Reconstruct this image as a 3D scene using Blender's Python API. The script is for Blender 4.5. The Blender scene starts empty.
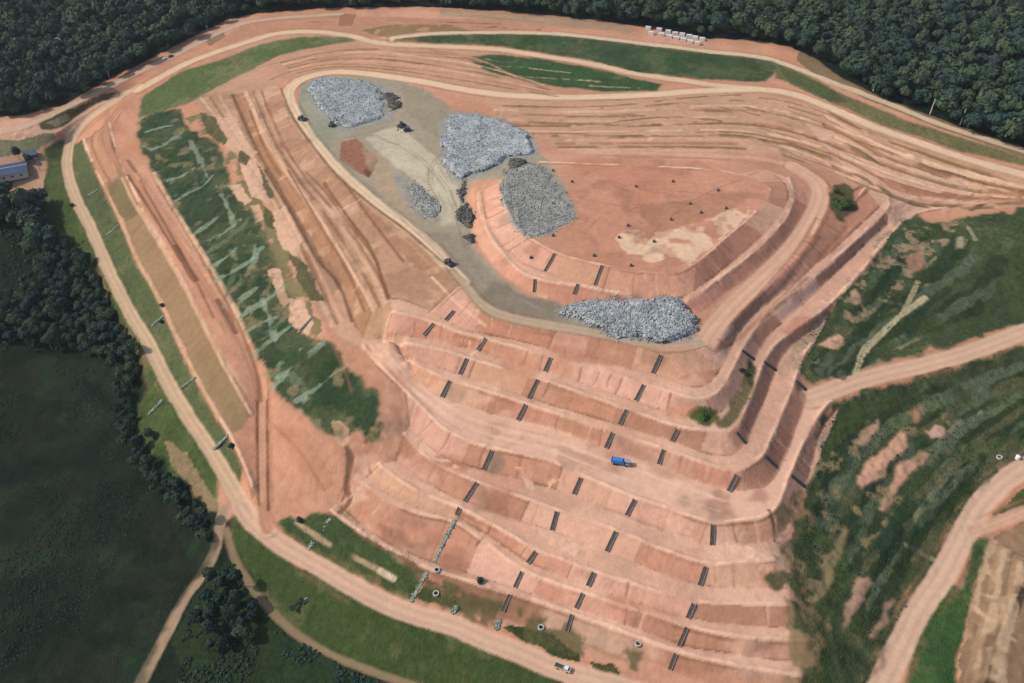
import bpy, math, random
import numpy as np
from mathutils import Vector, Matrix, Euler

R = math.radians
random.seed(7)
rng = np.random.default_rng(7)
sc = bpy.context.scene
COL = sc.collection

# ------------------------------------------------------------------ camera
CAM_H, PITCH, HFOV = 300.0, 40.0, 62.0
W, H = 1024, 683
TH = math.tan(R(HFOV / 2))
cam_d = bpy.data.cameras.new('camera')
cam_d.sensor_fit = 'HORIZONTAL'
cam_d.angle = R(HFOV)
cam_d.clip_start = 1.0
cam_d.clip_end = 20000.0
cam = bpy.data.objects.new('camera', cam_d)
COL.objects.link(cam)
cam.location = (0, 0, CAM_H)
cam.rotation_euler = (R(90 - PITCH), 0, 0)
sc.camera = cam


def rays(px, py):
    px = np.asarray(px, float); py = np.asarray(py, float)
    cx = (px - W / 2) / (W / 2) * TH
    cy = (H / 2 - py) / (W / 2) * TH
    cp, sp = math.cos(R(PITCH)), math.sin(R(PITCH))
    return np.stack([cx, cp + cy * sp, -sp + cy * cp], -1)


def unproj(px, py, z):
    d = rays(px, py)
    t = (np.asarray(z, float) - CAM_H) / d[..., 2]
    return d[..., 0] * t, d[..., 1] * t


# ------------------------------------------------------------------ survey lines: photo measurements with their heights above the base road
def L(z, s):
    out = []
    for tok in s.split():
        v = [float(q) for q in tok.split(',')]
        out.append((v[0], v[1], v[2] if len(v) > 2 else z))
    return out


LINES = {}
def line(name, z, s):
    LINES[name] = L(z, s)

# left flank
line('L1', 7, '82,138,24 92,165,20 102,185,17 120,221,14 138,265,11 154,290,9 179,345,7.5 197,381,7 218,419,6.5 229,435,6.5 250,480,5 258,512,1.5')
line('L2', 12, '108,122,27 118,160,25 133,193,22.5 146,219,21 164,247,19 184,285,17 213,345,14.5 238,394,12 250,414,10')
line('L3', 15, '134,100,31 135,120,30 138,143,28 154,171,26 177,216,23 202,257,21 225,293,19 250,344,17 265,373,15.5 278,396,15 301,414,14.5 319,432,14 342,450,13.5')
line('L4', 30, '190,98,36 212,120,36 235,150,35 252,178,34 272,205,32 290,240,30 303,270,29 312,300,27.5 325,330,26 345,360,24.8 365,385,23 380,408,22 385,428,20.5')
line('A0', 31, '232,95,37.2 242,118,36.5 255,148,35.7 270,175,34.6 292,212,32.6 308,240,31 322,265,29.7 343,285,28.7 352,320,26.8 364,338,25.8')
line('A1', 37, '246,92,39.4 256,115,39 268,145,38.6 288,172,38.2 310,205,37.2 328,232,36.2 345,262,35.2 358,285,34.6 372,312,33.6')
line('B0', 38, '262,90,39.8 270,122,39.4 290,160,39 322,185,38.6 345,220,38.5 372,252,38.5 384,280,38.5 390,297,38.5')
line('C', 43, '278,87 288,113 309,143 334,175 352,190 378,211 404,229 424,247 445,265 468,296 486,316 510,323 551,331 602,339 640,347 661,354 690,352 712,345 735,320 760,293 790,260 808,234 825,200 828,188')
# front faces above the haul road
line('T1', 38.5, '390,298 405,300 425,308 446,321 465,330 485,334 520,341 551,349 600,361 653,374 680,384 700,388 714,380 726,358 740,326 764,305 802,277 848,237 878,208 888,198')
line('K2', 38, '392,312 410,316 436,324 460,334 485,340 520,349 551,357.5 600,372 644,385 680,396 702,402 722,392 735,365 743,350 752,333 768,312 806,285 852,245 883,216 893,202 872,183,39 840,170,40 800,152,42 760,140,43')
line('T2', 33.5, '385,330 400,335 424,337 450,344 477,351 510,362 545,371 590,385 636,401 670,412 700,419 718,414 735,400 748,375 754,359 762,345 775,328 815,293 862,247 888,224')
line('K3', 33, '388,338 410,345 440,350 467,359 500,369 538,380 585,395 627,410 678,429 715,432 737,431 748,405 758,380 764,362 775,345 790,334 828,308 866,268 895,228 918,212 950,208 982,190,34 940,172,37 900,158,40 860,140,42 800,118,44')
line('T3', 28.5, '400,352 420,360 440,367 460,374 495,386 529,398 575,412 620,425 672,441 705,453 730,458 746,443 758,415 768,390 775,370 785,352 800,338 830,315')
line('K4', 28, '408,360 425,371 450,381 490,393 525,405 570,419 613,433 664,450 700,463 737,474 752,465 765,456 775,430 788,402 796,381 800,362 812,345')
line('T4', 22.5, '383,340,26 406,357,25 416,378,24 442,397,23.5 468,407,23 518,421 564,432 605,448 659,465 690,480,22 729,491,21.5 745,492,21.5 769,487,21.5 778,472,22 788,451,23 800,420,24 808,391,25')
# front faces below the haul road
line('GK1', 21.5, '360,345,25.6 378,366,24.6 404,391,23.5 429,417,22.5 445,432,22 463,440 493,450 533,457 564,467 583,477 607,487 635,499 666,508 690,517 713,524 740,522 760,520 772,514 778,509 788,483,21.8 802,447,23 816,420,24 831,402,24.8')
line('GT1', 17.5, '410,428 420,438 440,455 460,463 484,470 520,480 550,487 573,495 600,505 627,516 665,530 690,538 711,546 740,545 772,541 796,515,16.5 805,487,17 815,450,19 823,425,21 838,408,23')
line('GK2', 17, '404,436 413,446 430,462 455,474 477,483 520,498 557,511 590,522 616,531 660,550 706,566 740,565 776,560')
line('GT2', 13.2, '396,460 420,478 445,493 465,502 510,518 552,530 580,542 607,552 650,568 699,586 740,588 786,588')
line('GK3', 12.8, '378,466 388,474 411,490 440,502 460,509 500,530 536,552 565,562 594,573 640,588 694,604 740,606 795,606')
line('GT3', 9.5, '360,470 370,479 391,496 427,511 457,517 495,540 528,563 560,575 588,586 630,600 688,618 740,625 802,628')
line('GK4', 9, '352,478 366,487 390,504 424,517 455,521 490,548 522,572 555,585 583,594 630,610 687,628 740,640 808,642')
line('GT4', 5.3, '335,503 360,526 383,540 404,552 433,563 465,571 515,588 545,598 576,609 620,623 679,646 740,656 800,662')
line('GK5', 5, '330,511 358,533 383,547 404,558 428,570 460,580 510,595 545,605 572,615 620,632 676,654 740,668 800,677')
line('M', 2.8, '300,525 316,536 340,551 368,564 393,579 411,588')
line('GT5', 0.9, '300,545 340,566 375,583 410,602 455,611 503,612 535,622 567,632 615,652 670,670 740,692')
# upper mound
line('U1', 52, '500,180,50 502,202 512,221 526,237 555,254 577,260 602,266 633,272 679,274 695,265 720,244 741,226,51.5 756,213,51 770,197,49.5 771,186,48 757,178,47.2 720,171,46.8 660,167,46.8 600,165,46.8 540,163,46.5')
line('U1t', 47.6, '481,192 484,214 493,233 506,250 520,263 543,271 577,285 595,287 628,296 679,298 690,294 713,277 760,239 783,212 790,195 784,180,46 765,170,45.6')
line('U2', 47, '476,190 479,215 488,236 500,252 516,271 535,280 556,284 578,287 600,291 640,299 676,301 688,303 730,272 762,247 788,218 796,195,46 789,178,45.2')
line('U2t', 43, '464,190 468,225 476,240 488,260 510,281 534,294 555,301 600,304 640,304 680,306 697,318 730,292 760,268 787,240 808,212 812,192 802,177 785,168')
line('W0', 43, '320,120 345,126 400,140 440,190 450,240 480,290 520,308 600,315')
line('W1', 43.4, '330,95 370,95 400,110 450,140 490,150')
line('UP', 50.5, '560,215 640,222 700,208,50 735,196,49')
# far hillside, falling towards the fill
line('F0', 50, '236,24,45 260,16,47 340,11,50 440,10 500,14 560,19 620,26 700,41,50 760,44,49.5 790,50,49 815,61,48.5 840,79,47.5 880,99,46 940,121,44 1024,152,42')
line('F4', 44.5, '540,118 600,116 680,118 740,116 790,124')
line('F5', 46, '520,138 580,142 650,140 720,140 780,148')
# right hillside (grassed benches)
line('H0a', 30, '872,262 905,255,31 950,245,32 1024,235,34')
line('H0b', 27.5, '812,352 850,330 900,300,28.5 950,272,30 1024,255,31.5')
line('H0c', 27, '818,362 856,340 905,312,28 955,285,29 1024,268,30.5')
line('H0d', 25.3, '835,375 880,352 930,330 1024,300,26')
line('H1a', 19, '812,500,15 830,455,17.5 860,425,19.5 910,402,20.5 965,382,21 1024,365,22')
line('H1b', 16, '812,545,11.5 840,500,13.5 868,458,15.5 905,430,17 965,405,18 1024,390,19')
line('H2a', 15, '818,560,11 850,505,13 880,465,15 912,440,16.5 965,418,17.5 1024,402,18.5')
line('H2b', 11, '835,605,6.5 865,545,9 895,505,10.8 930,470,12.2 975,443,13.8 1024,430,15.5')
line('H3a', 10.5, '845,620,6 875,560,8.5 905,518,10.3 940,482,11.8 985,455,13.2')
line('H3b', 6, '850,660,2 880,605,4 915,555,6.5 948,508,8.5 980,474,10.8')
line('BR1', 5, '953,683,0 968,620,2 985,560,5 1005,530,8 1024,515,9.5')
line('BR2', 14, '995,683,8 1008,620,11 1024,560,14')
# low ground around
line('V1', -6, '0,188,8 40,190,8 60,240,0 95,290,-6 122,350,-9 140,410,-9 165,465,-9 200,512,-8')
line('V2', -12, '0,300,-8 60,330,-12 110,400,-13 150,480,-13 190,560,-12')
line('V3', -14, '0,420 60,480 90,560 60,683 0,760')
line('V4', -12, '120,640 130,720 60,800')
line('V5', -11, '250,640 300,690 400,760,-12')
line('T0', 34, '0,60,26 60,50,30 130,25,36 190,5,41 240,-20,44')
line('T00', 38, '0,0,30 100,-30,38 300,-40,45')
line('T01', 45, '420,-20 600,-10 760,10,44 880,50,42 960,80,40 1024,105,38')
line('T02', 42, '500,-60 700,-60 900,-20,38 1024,30,35 1100,60,33')
line('X1', 8, '1100,700 1100,560,12 1100,430,16 1100,330,26 1110,240,34 1110,190,38')
line('X2', -2, '620,720 740,730 870,720')

# roads: centre line with heights, half width in metres
ROADS = {}
def road(name, hw, s):
    ROADS[name] = (hw, L(0, s))
road('perimeter_road', 3.5, '138,88,32 121,95,30 116,100,29.5 101,110,27 83,123,22 71,138,18 67,154,15 66.5,170,13.5 74,196,11 87,221,8 99,247,6 109,272,4.5 122,298,3 136,324,1.8 147,340,1.4 159,366,1 172,391,0 188,417,0 205,442,0 221,468,0 236,494,0 250,520,0')
road('lower_perimeter_road', 4.3, '242,506,0 250,520,0 275,541,0 301,557,0 327,571,0 352,587,0 378,600,0 404,612,0 429,619,0 455,626,0 480,638,0 506,648,0 526,655,0 551,667,0 570,674,0 610,684,0 680,705,0')
road('bench_road', 2.5, '140,95,32.5 124,102,30.5 110,120,28 104,136,27 108,151,26 120,164,25.2 133,178,24.4 150,202,23 166,226,21.8 189,258,20 205,283,18.4 222,308,17 238,336,15.4 250,358,14 258,378,12.2 261,395,10.8 261,420,8.5 261,450,5.5 261,485,3 263,512,1 268,530,0')
road('terrace_road', 3.6, '138,90,32.5 154,81,35 184,64,39 218,51,42 260,38,45 276,33,46 314,31,47 352,36,47 378,44,47 429,46,47 500,49,47 533,55,47 590,63,46.5 628,73,46 679,80,45.5 720,86,45.2 760,89,45')
road('rim_road', 4.0, '462,282,43 447,266,43 432,248,43 412,231,43 400,222,43 384,210,43 367,197,43 350,182,43 332,165,43 315,144,43 302,126,43 294,113,43 288,99,43 289,87,43.2 305,77,43.5 334,71,44 378,75,44.3 429,83,44.5 468,91,44.6 510,96,44.7 577,98,44.8 654,95,45 692,91,45 760,89,45 792,93,44.8 828,107,44 866,124,43 918,143,41.5 969,160,40 1024,175,38.6 1080,192,37')
road('fill_road', 5.2, '705,340,43 718,322,43 740,298,43 768,273,43 795,246,43 812,218,43 821,198,43 818,183,43.2 804,173,43.6 792,166,43.9')
road('tip_road', 3.0, '452,272,43 470,296,43 488,312,43 510,319,43 551,327,43 602,335,43 640,342,43 672,347,43 700,343,43')
road('gravel_road', 3.0, '0,132,26.5 22,127,27.3 51,115,29.2 77,102,30.8 102,90,33 123,79,35 145,69,37 170,57,39.5 200,42,42.5 232,26,45.5 262,19,47.5 340,14,50')
road('crest_road', 3.2, '393,38,49 434,33.5,49.3 468,32.5,49.4 510,32.5,49.5 564,34,49.5 628,42,49.5 679,48,49.4 710,52,49.2 764,57,48.6 795,68,48 841,86,46.5 887,103,45 943,126,43.5 994,142,42.3 1024,151,41.6 1090,170,40')
road('valley_road', 5.0, '808,398,24.5 822,394,24.8 848,384,25 883,374,25 925,365,25 965,354,25 1000,341,25.3 1040,326,26')
road('lower_road', 4.7, '1040,460,13 1012,474,11.5 985,498,9.5 972,518,8 958,545,6.5 940,580,4.5 920,606,3 906,635,1.5 890,668,0.5 870,710,0')
road('lower_spur', 2.6, '975,530,8 990,525,8.5 1010,517,9.3 1040,505,10.3')
road('valley_track', 2.4, '224,508,-0.6 219,530,-3 216,550,-5 202,575,-8 184,598,-10 168,630,-11 148,668,-11.5 132,700,-12')
road('grass_track', 1.7, '226,530,-3 232,553,-5 243,575,-6.5 258,596,-7.5 276,617,-8.5 303,640,-9 345,662,-9 390,678,-9 440,695,-9')
road('left_link', 2.2, '0,133,26.8 20,130,27 40,131,26 56,132,24.5 67,127,24 79,117,24.6 94,106,27 108,101,29')

# ------------------------------------------------------------------ height field
CS = 1.05
X0, X1, Y0, Y1 = -600.0, 600.0, 120.0, 930.0
cnx, cny = int((X1 - X0) / CS) + 1, int((Y1 - Y0) / CS) + 1
cpx, cpy, cpz = [], [], []


def to_world(pts):
    a = np.array(pts)
    x, y = unproj(a[:, 0], a[:, 1], a[:, 2])
    return np.stack([x, y, a[:, 2]], 1)


def resample(p, step):
    out = []
    for a, b in zip(p[:-1], p[1:]):
        n = max(1, int(np.hypot(*(b - a)[:2]) / step))
        out.append(a + (b - a) * (np.arange(n) / n)[:, None])
    out.append(p[-1:])
    return np.concatenate(out)


def smooth_line(p, n=2):
    for _ in range(n):   # Chaikin, keeps the ends
        q = np.empty((2 * len(p), p.shape[1]))
        q[0] = p[0]; q[-1] = p[-1]
        q[1:-1:2] = p[:-1] * .75 + p[1:] * .25
        q[2:-1:2] = p[:-1] * .25 + p[1:] * .75
        p = q
    return p


WL = {k: smooth_line(to_world(v), 1) for k, v in LINES.items()}
WR = {k: (hw, smooth_line(to_world(v), 2)) for k, (hw, v) in ROADS.items()}


def offset(p, d):
    t = np.gradient(p[:, :2], axis=0)
    t /= np.maximum(np.linalg.norm(t, axis=1, keepdims=True), 1e-6)
    q = p.copy()
    q[:, 0] += -t[:, 1] * d
    q[:, 1] += t[:, 0] * d
    return q


road_cells = np.zeros((cny, cnx), bool)
def cellidx(p):
    i = np.round((p[:, 1] - Y0) / CS).astype(int)
    j = np.round((p[:, 0] - X0) / CS).astype(int)
    ok = (i >= 0) & (i < cny) & (j >= 0) & (j < cnx)
    return i[ok], j[ok], p[ok, 2]


acc = np.zeros((cny, cnx)); cnt = np.zeros((cny, cnx))
racc = np.zeros((cny, cnx)); rcnt = np.zeros((cny, cnx))
for k, (hw, p) in WR.items():
    for d in np.arange(-hw - .5, hw + .51, CS * .8):
        i, j, z = cellidx(resample(offset(p, d), CS * .6))
        np.add.at(racc, (i, j), z); np.add.at(rcnt, (i, j), 1)
for k, p in WL.items():
    i, j, z = cellidx(resample(p, CS * .5))
    np.add.at(acc, (i, j), z); np.add.at(cnt, (i, j), 1)
isroad = rcnt > 0
acc[isroad] = racc[isroad]; cnt[isroad] = rcnt[isroad]


def pyramid(acc, cnt):
    lv = [(acc, cnt)]
    for _ in range(7):
        a, c = lv[-1]
        h, w = a.shape
        h2, w2 = (h + 1) // 2, (w + 1) // 2
        A = np.zeros((h2 * 2, w2 * 2)); C = np.zeros_like(A)
        A[:h, :w] = a; C[:h, :w] = c
        lv.append((A.reshape(h2, 2, w2, 2).sum((1, 3)), C.reshape(h2, 2, w2, 2).sum((1, 3))))
    return lv


def relax(z, fix, fz, n, om):
    h, w = z.shape
    ii, jj = np.indices((h, w))
    par = ((ii + jj) % 2).astype(bool)
    m0, m1 = (~fix) & (~par), (~fix) & par
    z = np.where(fix, fz, z)
    for _ in range(n):
        for m in (m0, m1):
            p = np.pad(z, 1, mode='edge')
            av = (p[:-2, 1:-1] + p[2:, 1:-1] + p[1:-1, :-2] + p[1:-1, 2:]) * .25
            z = np.where(m, z + om * (av - z), z)
    return z


lv = pyramid(acc, cnt)
Z = None
for a, c in reversed(lv):
    fix = c > 0
    fz = np.where(fix, a / np.maximum(c, 1), 0)
    if Z is None:
        Z = np.full(a.shape, fz[fix].mean())
        Z = relax(Z, fix, fz, 300, 1.5)
    else:
        Z = np.repeat(np.repeat(Z, 2, 0), 2, 1)[:a.shape[0], :a.shape[1]]
        Z = relax(Z, fix, fz, 70 if a.shape[0] > 300 else 120, 1.6)
for _ in range(1):
    p = np.pad(Z, 1, mode='edge')
    Z = (4 * Z + 2 * (p[:-2, 1:-1] + p[2:, 1:-1] + p[1:-1, :-2] + p[1:-1, 2:]) + p[:-2, :-2] + p[:-2, 2:] + p[2:, :-2] + p[2:, 2:]) / 16


def zbase(x, y):
    fx = np.clip((np.asarray(x, float) - X0) / CS, 0, cnx - 1.001)
    fy = np.clip((np.asarray(y, float) - Y0) / CS, 0, cny - 1.001)
    i = fy.astype(int); j = fx.astype(int)
    u = fx - j; v = fy - i
    return (Z[i, j] * (1 - u) * (1 - v) + Z[i, j + 1] * u * (1 - v) + Z[i + 1, j] * (1 - u) * v + Z[i + 1, j + 1] * u * v)


def hit(px, py):
    """where the sight line of a photo point meets the ground"""
    d = rays(px, py)
    shp = d.shape[:-1]
    d = d.reshape(-1, 3)
    out = np.zeros((len(d), 3))
    ts = np.linspace(0, 1, 260)
    for n, v in enumerate(d):
        ta, tb = (75 - CAM_H) / v[2], (-25 - CAM_H) / v[2]
        t = ta + (tb - ta) * ts
        x, y, z = v[0] * t, v[1] * t, CAM_H + v[2] * t
        g = zbase(x, y)
        k = np.argmax(z <= g)
        if k == 0:
            k = len(ts) - 1
        a0, a1 = z[k - 1] - g[k - 1], z[k] - g[k]
        f = a0 / (a0 - a1) if a0 != a1 else 0
        tt = t[k - 1] + (t[k] - t[k - 1]) * f
        out[n] = (v[0] * tt, v[1] * tt, CAM_H + v[2] * tt)
    return out.reshape(shp + (3,))


def hp(s):
    a = np.array([[float(q) for q in t.split(',')[:2]] for t in s.split()])
    return hit(a[:, 0], a[:, 1])


# ------------------------------------------------------------------ noise
def vnoise(x, y, seed):
    xi = np.floor(x).astype(np.int64); yi = np.floor(y).astype(np.int64)
    u = x - xi; v = y - yi
    u = u * u * (3 - 2 * u); v = v * v * (3 - 2 * v)
    def hsh(i, j):
        n = (i * 374761393 + j * 668265263 + seed * 982451653) & 0xffffffff
        n = ((n ^ (n >> 13)) * 1274126177) & 0xffffffff
        return ((n ^ (n >> 16)) & 0xffff) / 65535.0
    return (hsh(xi, yi) * (1 - u) * (1 - v) + hsh(xi + 1, yi) * u * (1 - v) + hsh(xi, yi + 1) * (1 - u) * v + hsh(xi + 1, yi + 1) * u * v) * 2 - 1


def fbm(x, y, s, seed, o=4, g=.5):
    r = 0; a = 1; t = 0
    for k in range(o):
        r = r + a * vnoise(x / s + 17.3 * k, y / s - 9.1 * k, seed + k)
        t += a; a *= g; s *= .5
    return r / t


# ------------------------------------------------------------------ fine grid
xs = np.arange(-575, 575.01, .72)
ext = 575 + np.cumsum(8 * 1.35 ** np.arange(18))
xs = np.concatenate([-ext[::-1], xs, ext])
yl = [150.0]
while yl[-1] < 880:
    yl.append(yl[-1] + .55 + (yl[-1] - 150) / 730 * 1.0)
ya = np.array(yl)
ys = np.concatenate([150 - np.cumsum(6 * 1.35 ** np.arange(17))[::-1], ya, ya[-1] + np.cumsum(8 * 1.35 ** np.arange(18))])
nx, ny = len(xs), len(ys)
GX, GY = np.meshgrid(xs, ys)
GZ = zbase(GX, GY)
far = np.maximum(np.maximum(np.abs(GX) - 580, 0), np.maximum(np.maximum(140 - GY, GY - 900), 0))
GZ += np.minimum(far / 900, 1) * (fbm(GX, GY, 900, 5, 3) * 60 - 5)
NW = fbm(GX, GY, 9, 11, 4, .6)          # edge raggedness
NW2 = fbm(GX, GY, 9, 31, 4, .6)
NB = fbm(GX, GY, 60, 21, 4)
NM = fbm(GX, GY, 14, 41, 4)
NF = fbm(GX, GY, 3.2, 51, 2)


def srgb(r, g, b):
    c = np.array([r, g, b]) / 255.0
    return np.where(c <= .04045, c / 12.92, ((c + .055) / 1.055) ** 2.4)


ALB = .74
def tone(r, g, b):
    c = srgb(r, g, b) * ALB
    return c * np.array([1.01, .992, 1.02]) if r - b > 40 and r > 140 else c


def win(xmin, xmax, ymin, ymax):
    return (slice(max(0, np.searchsorted(ys, ymin) - 1), min(ny, np.searchsorted(ys, ymax) + 1)),
            slice(max(0, np.searchsorted(xs, xmin) - 1), min(nx, np.searchsorted(xs, xmax) + 1)))


def inpoly(x, y, p):
    r = np.zeros(x.shape, bool)
    n = len(p)
    for k in range(n):
        xa, ya_ = p[k, 0], p[k, 1]; xb, yb = p[(k + 1) % n, 0], p[(k + 1) % n, 1]
        if ya_ == yb: continue
        c = ((ya_ > y) != (yb > y)) & (x < (xb - xa) * (y - ya_) / (yb - ya_) + xa)
        r ^= c
    return r


def blur(m, n=1):
    for _ in range(n):
        p = np.pad(m, 1, mode='edge')
        m = (4 * m + 2 * (p[:-2, 1:-1] + p[2:, 1:-1] + p[1:-1, :-2] + p[1:-1, 2:]) + p[:-2, :-2] + p[:-2, 2:] + p[2:, :-2] + p[2:, 2:]) / 16
    return m


def polymask(p, rag=1.2, soft=1):
    m = 8 + rag
    sl = win(p[:, 0].min() - m, p[:, 0].max() + m, p[:, 1].min() - m, p[:, 1].max() + m)
    k = inpoly(GX[sl] + NW[sl] * rag * 1.6, GY[sl] + NW2[sl] * rag * 1.6, p).astype(float)
    return sl, blur(k, soft)


def linedist(p, r):
    """distance to a polyline, up to r metres"""
    D = np.full((ny, nx), 1e9)
    for a, b in zip(p[:-1, :2], p[1:, :2]):
        sl = win(min(a[0], b[0]) - r, max(a[0], b[0]) + r, min(a[1], b[1]) - r, max(a[1], b[1]) + r)
        d = b - a; l2 = max(d @ d, 1e-9)
        t = np.clip(((GX[sl] - a[0]) * d[0] + (GY[sl] - a[1]) * d[1]) / l2, 0, 1)
        D[sl] = np.minimum(D[sl], np.hypot(GX[sl] - a[0] - t * d[0], GY[sl] - a[1] - t * d[1]))
    return D


def mixc(A, c, m):
    return A * (1 - m[..., None]) + c * m[..., None]


A = np.empty((ny, nx, 3))
CLS = np.zeros((ny, nx), np.int8)     # 0 bare ground, 1 grass, 2.. roads, 9 meadow floor
A[:] = tone(30, 40, 29)
A *= (1 + .25 * NM + .2 * NF)[..., None]
CLS[:] = 1
DET = np.zeros((ny, nx))              # fine relief, metres


def paint(s, col, rag=1.2, op=1.0, cls=None, var=.12, thr=None, soft=0, rel=0.0):
    p = s if isinstance(s, np.ndarray) else hp(s)
    sl, m = polymask(p, rag, soft)
    if thr is not None:               # broken cover
        nz = fbm(GX[sl], GY[sl], thr[0], thr[2], 4)
        m = m * np.clip((nz - thr[1]) * 5 + .5, 0, 1)
    c = tone(*col) * (1 + var * (NM[sl] + .7 * NF[sl]))[..., None]
    if cls == 1 and col[0] > 45 and np.ptp(p[:, 0]) * np.ptp(p[:, 1]) > 2500:      # cover thins out into dry grass and soil at its margin
        halo = np.clip(blur(m, 10) * 1.5, 0, 1) * np.clip(.5 + .9 * NM[sl] + .5 * NF[sl], 0, 1)
        A[sl] = mixc(A[sl], tone(140, 118, 82)[None, None] * np.ones_like(c), halo * (1 - m) * .8)
        thin = np.clip((fbm(GX[sl], GY[sl], 11, 171, 4) + .05 - 1.1 * blur(m, 8)) * 3 + 2.2, 0, 1)
        c = mixc(c, tone(112, 108, 72)[None, None] * np.ones_like(c), thin * .55)
        m = blur(m, 1)
    A[sl] = mixc(A[sl], c, m * op)
    if cls is not None:
        CLS[sl] = np.where(m > .5, cls, CLS[sl])
    if rel:
        DET[sl] += m * rel * (fbm(GX[sl], GY[sl], 2.4, 77, 2) + .3)


def stroke(s, w, col, op=1.0, rag=.5, cls=None, var=.1, brk=None, h=0.0):
    p = s if isinstance(s, np.ndarray) else hp(s)
    p = smooth_line(p, 1)
    d = linedist(p, w + 3)
    sel = d < w + 3
    i0, i1 = np.where(sel.any(1))[0][[0, -1]]; j0, j1 = np.where(sel.any(0))[0][[0, -1]]
    sl = (slice(i0, i1 + 1), slice(j0, j1 + 1))
    dd = d[sl] + NW[sl] * rag
    m = np.clip((w - dd) / .6 + .5, 0, 1)
    if brk is not None:
        m = m * np.clip((fbm(GX[sl], GY[sl], brk[0], brk[2], 3) - brk[1]) * 4 + .5, 0, 1)
    if col is not None:
        c = tone(*col) * (1 + var * (NM[sl] + NF[sl]))[..., None]
        A[sl] = mixc(A[sl], c, m * op)
    if cls is not None:
        CLS[sl] = np.where(m > .5, cls, CLS[sl])
    if h:
        DET[sl] += h * np.clip(1 - (dd / w) ** 2, 0, 1) * np.clip(m * 2, 0, 1)


# --- the bare site
SITE = hp('-60,150 0,122 30,113 60,107 100,84 165,51 230,19 260,13 340,8 440,7 500,11 560,16 620,23 700,38 760,41 790,47 815,59 840,77 880,97 940,119 1024,149 1120,186 1120,730 560,730 500,655 420,620 340,588 300,568 262,541 236,516 224,520 205,480 186,447 168,412 148,370 126,322 101,266 85,230 64,195 55,160 40,190 -60,200')
sl, m = polymask(SITE, 1.0)
zs = GZ[sl]
streak = vnoise(GX[sl] / 70 + zs * .9, GY[sl] / 70 + zs * 1.1, 61) * .6 + vnoise(GX[sl] / 30 + zs * 2.3, GY[sl] / 30 - zs * 1.7, 62) * .4
t1 = np.clip(.5 + .55 * NB[sl] + .35 * streak, 0, 1)[..., None]
t2 = np.clip(.45 + .9 * NM[sl] + .25 * NF[sl], 0, 1)[..., None]
dirt = (tone(206, 155, 124) * (1 - t1) + tone(186, 132, 100) * t1)
dirt = dirt * (.9 + .2 * t2)
A[sl] = mixc(A[sl], dirt, m)
CLS[sl] = np.where(m > .5, 0, CLS[sl])


def band(top, toe, col, op=.8, n0=0, n1=None, **k):
    a = WL[top]; b = WL[toe]
    paint(np.concatenate([a, b[::-1]]), col, op=op, rag=.5, **k)


# bench faces painted darker and redder than the pale berms
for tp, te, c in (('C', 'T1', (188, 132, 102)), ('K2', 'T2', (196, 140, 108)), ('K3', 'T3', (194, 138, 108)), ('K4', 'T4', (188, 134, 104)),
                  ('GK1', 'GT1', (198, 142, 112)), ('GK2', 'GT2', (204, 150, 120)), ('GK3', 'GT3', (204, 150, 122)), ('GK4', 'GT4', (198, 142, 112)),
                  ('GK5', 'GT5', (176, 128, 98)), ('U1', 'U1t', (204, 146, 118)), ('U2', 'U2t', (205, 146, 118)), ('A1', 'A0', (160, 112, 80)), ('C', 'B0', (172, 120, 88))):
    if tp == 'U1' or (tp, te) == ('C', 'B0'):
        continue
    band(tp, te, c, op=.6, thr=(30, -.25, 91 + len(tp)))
paint('190,98 230,80 278,80 288,113 334,175 378,211 445,265 470,298 430,310 390,330 372,345 345,345 312,300 272,205 235,150', (178, 144, 112), op=.78, rag=3, soft=4)
paint('480,84 577,96 760,90 918,143 1024,176 1024,206 930,212 880,200 800,160 700,150 560,150 500,120', (192, 154, 120), op=.65, rag=3, soft=4)
paint('240,40 350,24 480,50 560,98 430,84 340,70 262,84 200,95', (190, 148, 116), op=.65, rag=3, soft=4)
# brown left-flank faces
paint('232,95 246,92 256,115 268,145 288,172 310,205 328,232 345,262 358,285 372,312 364,338 352,320 343,285 322,265 308,240 292,212 270,175 255,148 242,118', (158, 114, 82), op=.75)
paint('278,87 288,113 309,143 334,175 352,190 378,211 404,229 424,247 445,265 468,296 440,290 420,285 400,285 390,297 384,280 372,252 345,220 322,185 290,160 270,122 262,90', (176, 132, 102), op=.5)
paint('345,183 363,208 386,239 410,262 440,285 430,268 404,240 378,217 352,195', (150, 106, 78), op=.5)
paint('212,95 232,95 255,148 292,212 322,265 343,285 352,320 330,310 310,275 285,235 262,185 240,150 222,118', (176, 138, 104), op=.7)
paint('300,228 318,250 338,275 350,315 340,330 322,300 305,262', (140, 106, 78), op=.55)
# tan west face between the two lower left berms
paint('85,140 107,124 118,160 133,193 146,219 164,247 184,285 213,345 238,394 250,414 242,428 230,434 218,419 197,381 179,345 154,290 138,265 120,221 102,185 92,165', (152, 122, 90), rag=.5, var=.08)
paint('85,142 107,126 112,150 118,176 104,184 94,166', (186, 138, 106), rag=.8)
paint('107,185 122,178 131,196 138,216 124,224 114,206', (116, 104, 70), rag=1.5, op=.8)
paint('192,345 214,352 238,394 248,412 232,430 214,402', (140, 116, 80), rag=1.5, op=.6, soft=2)
paint('262,400 278,398 301,416 319,434 342,452 346,480 343,505 325,512 300,508 280,520 268,520 266,470', (196, 142, 112), rag=1, op=.7)
paint('272,425 300,430 322,450 335,485 320,490 298,462', (176, 124, 92), rag=2, op=.5, soft=3)
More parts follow.
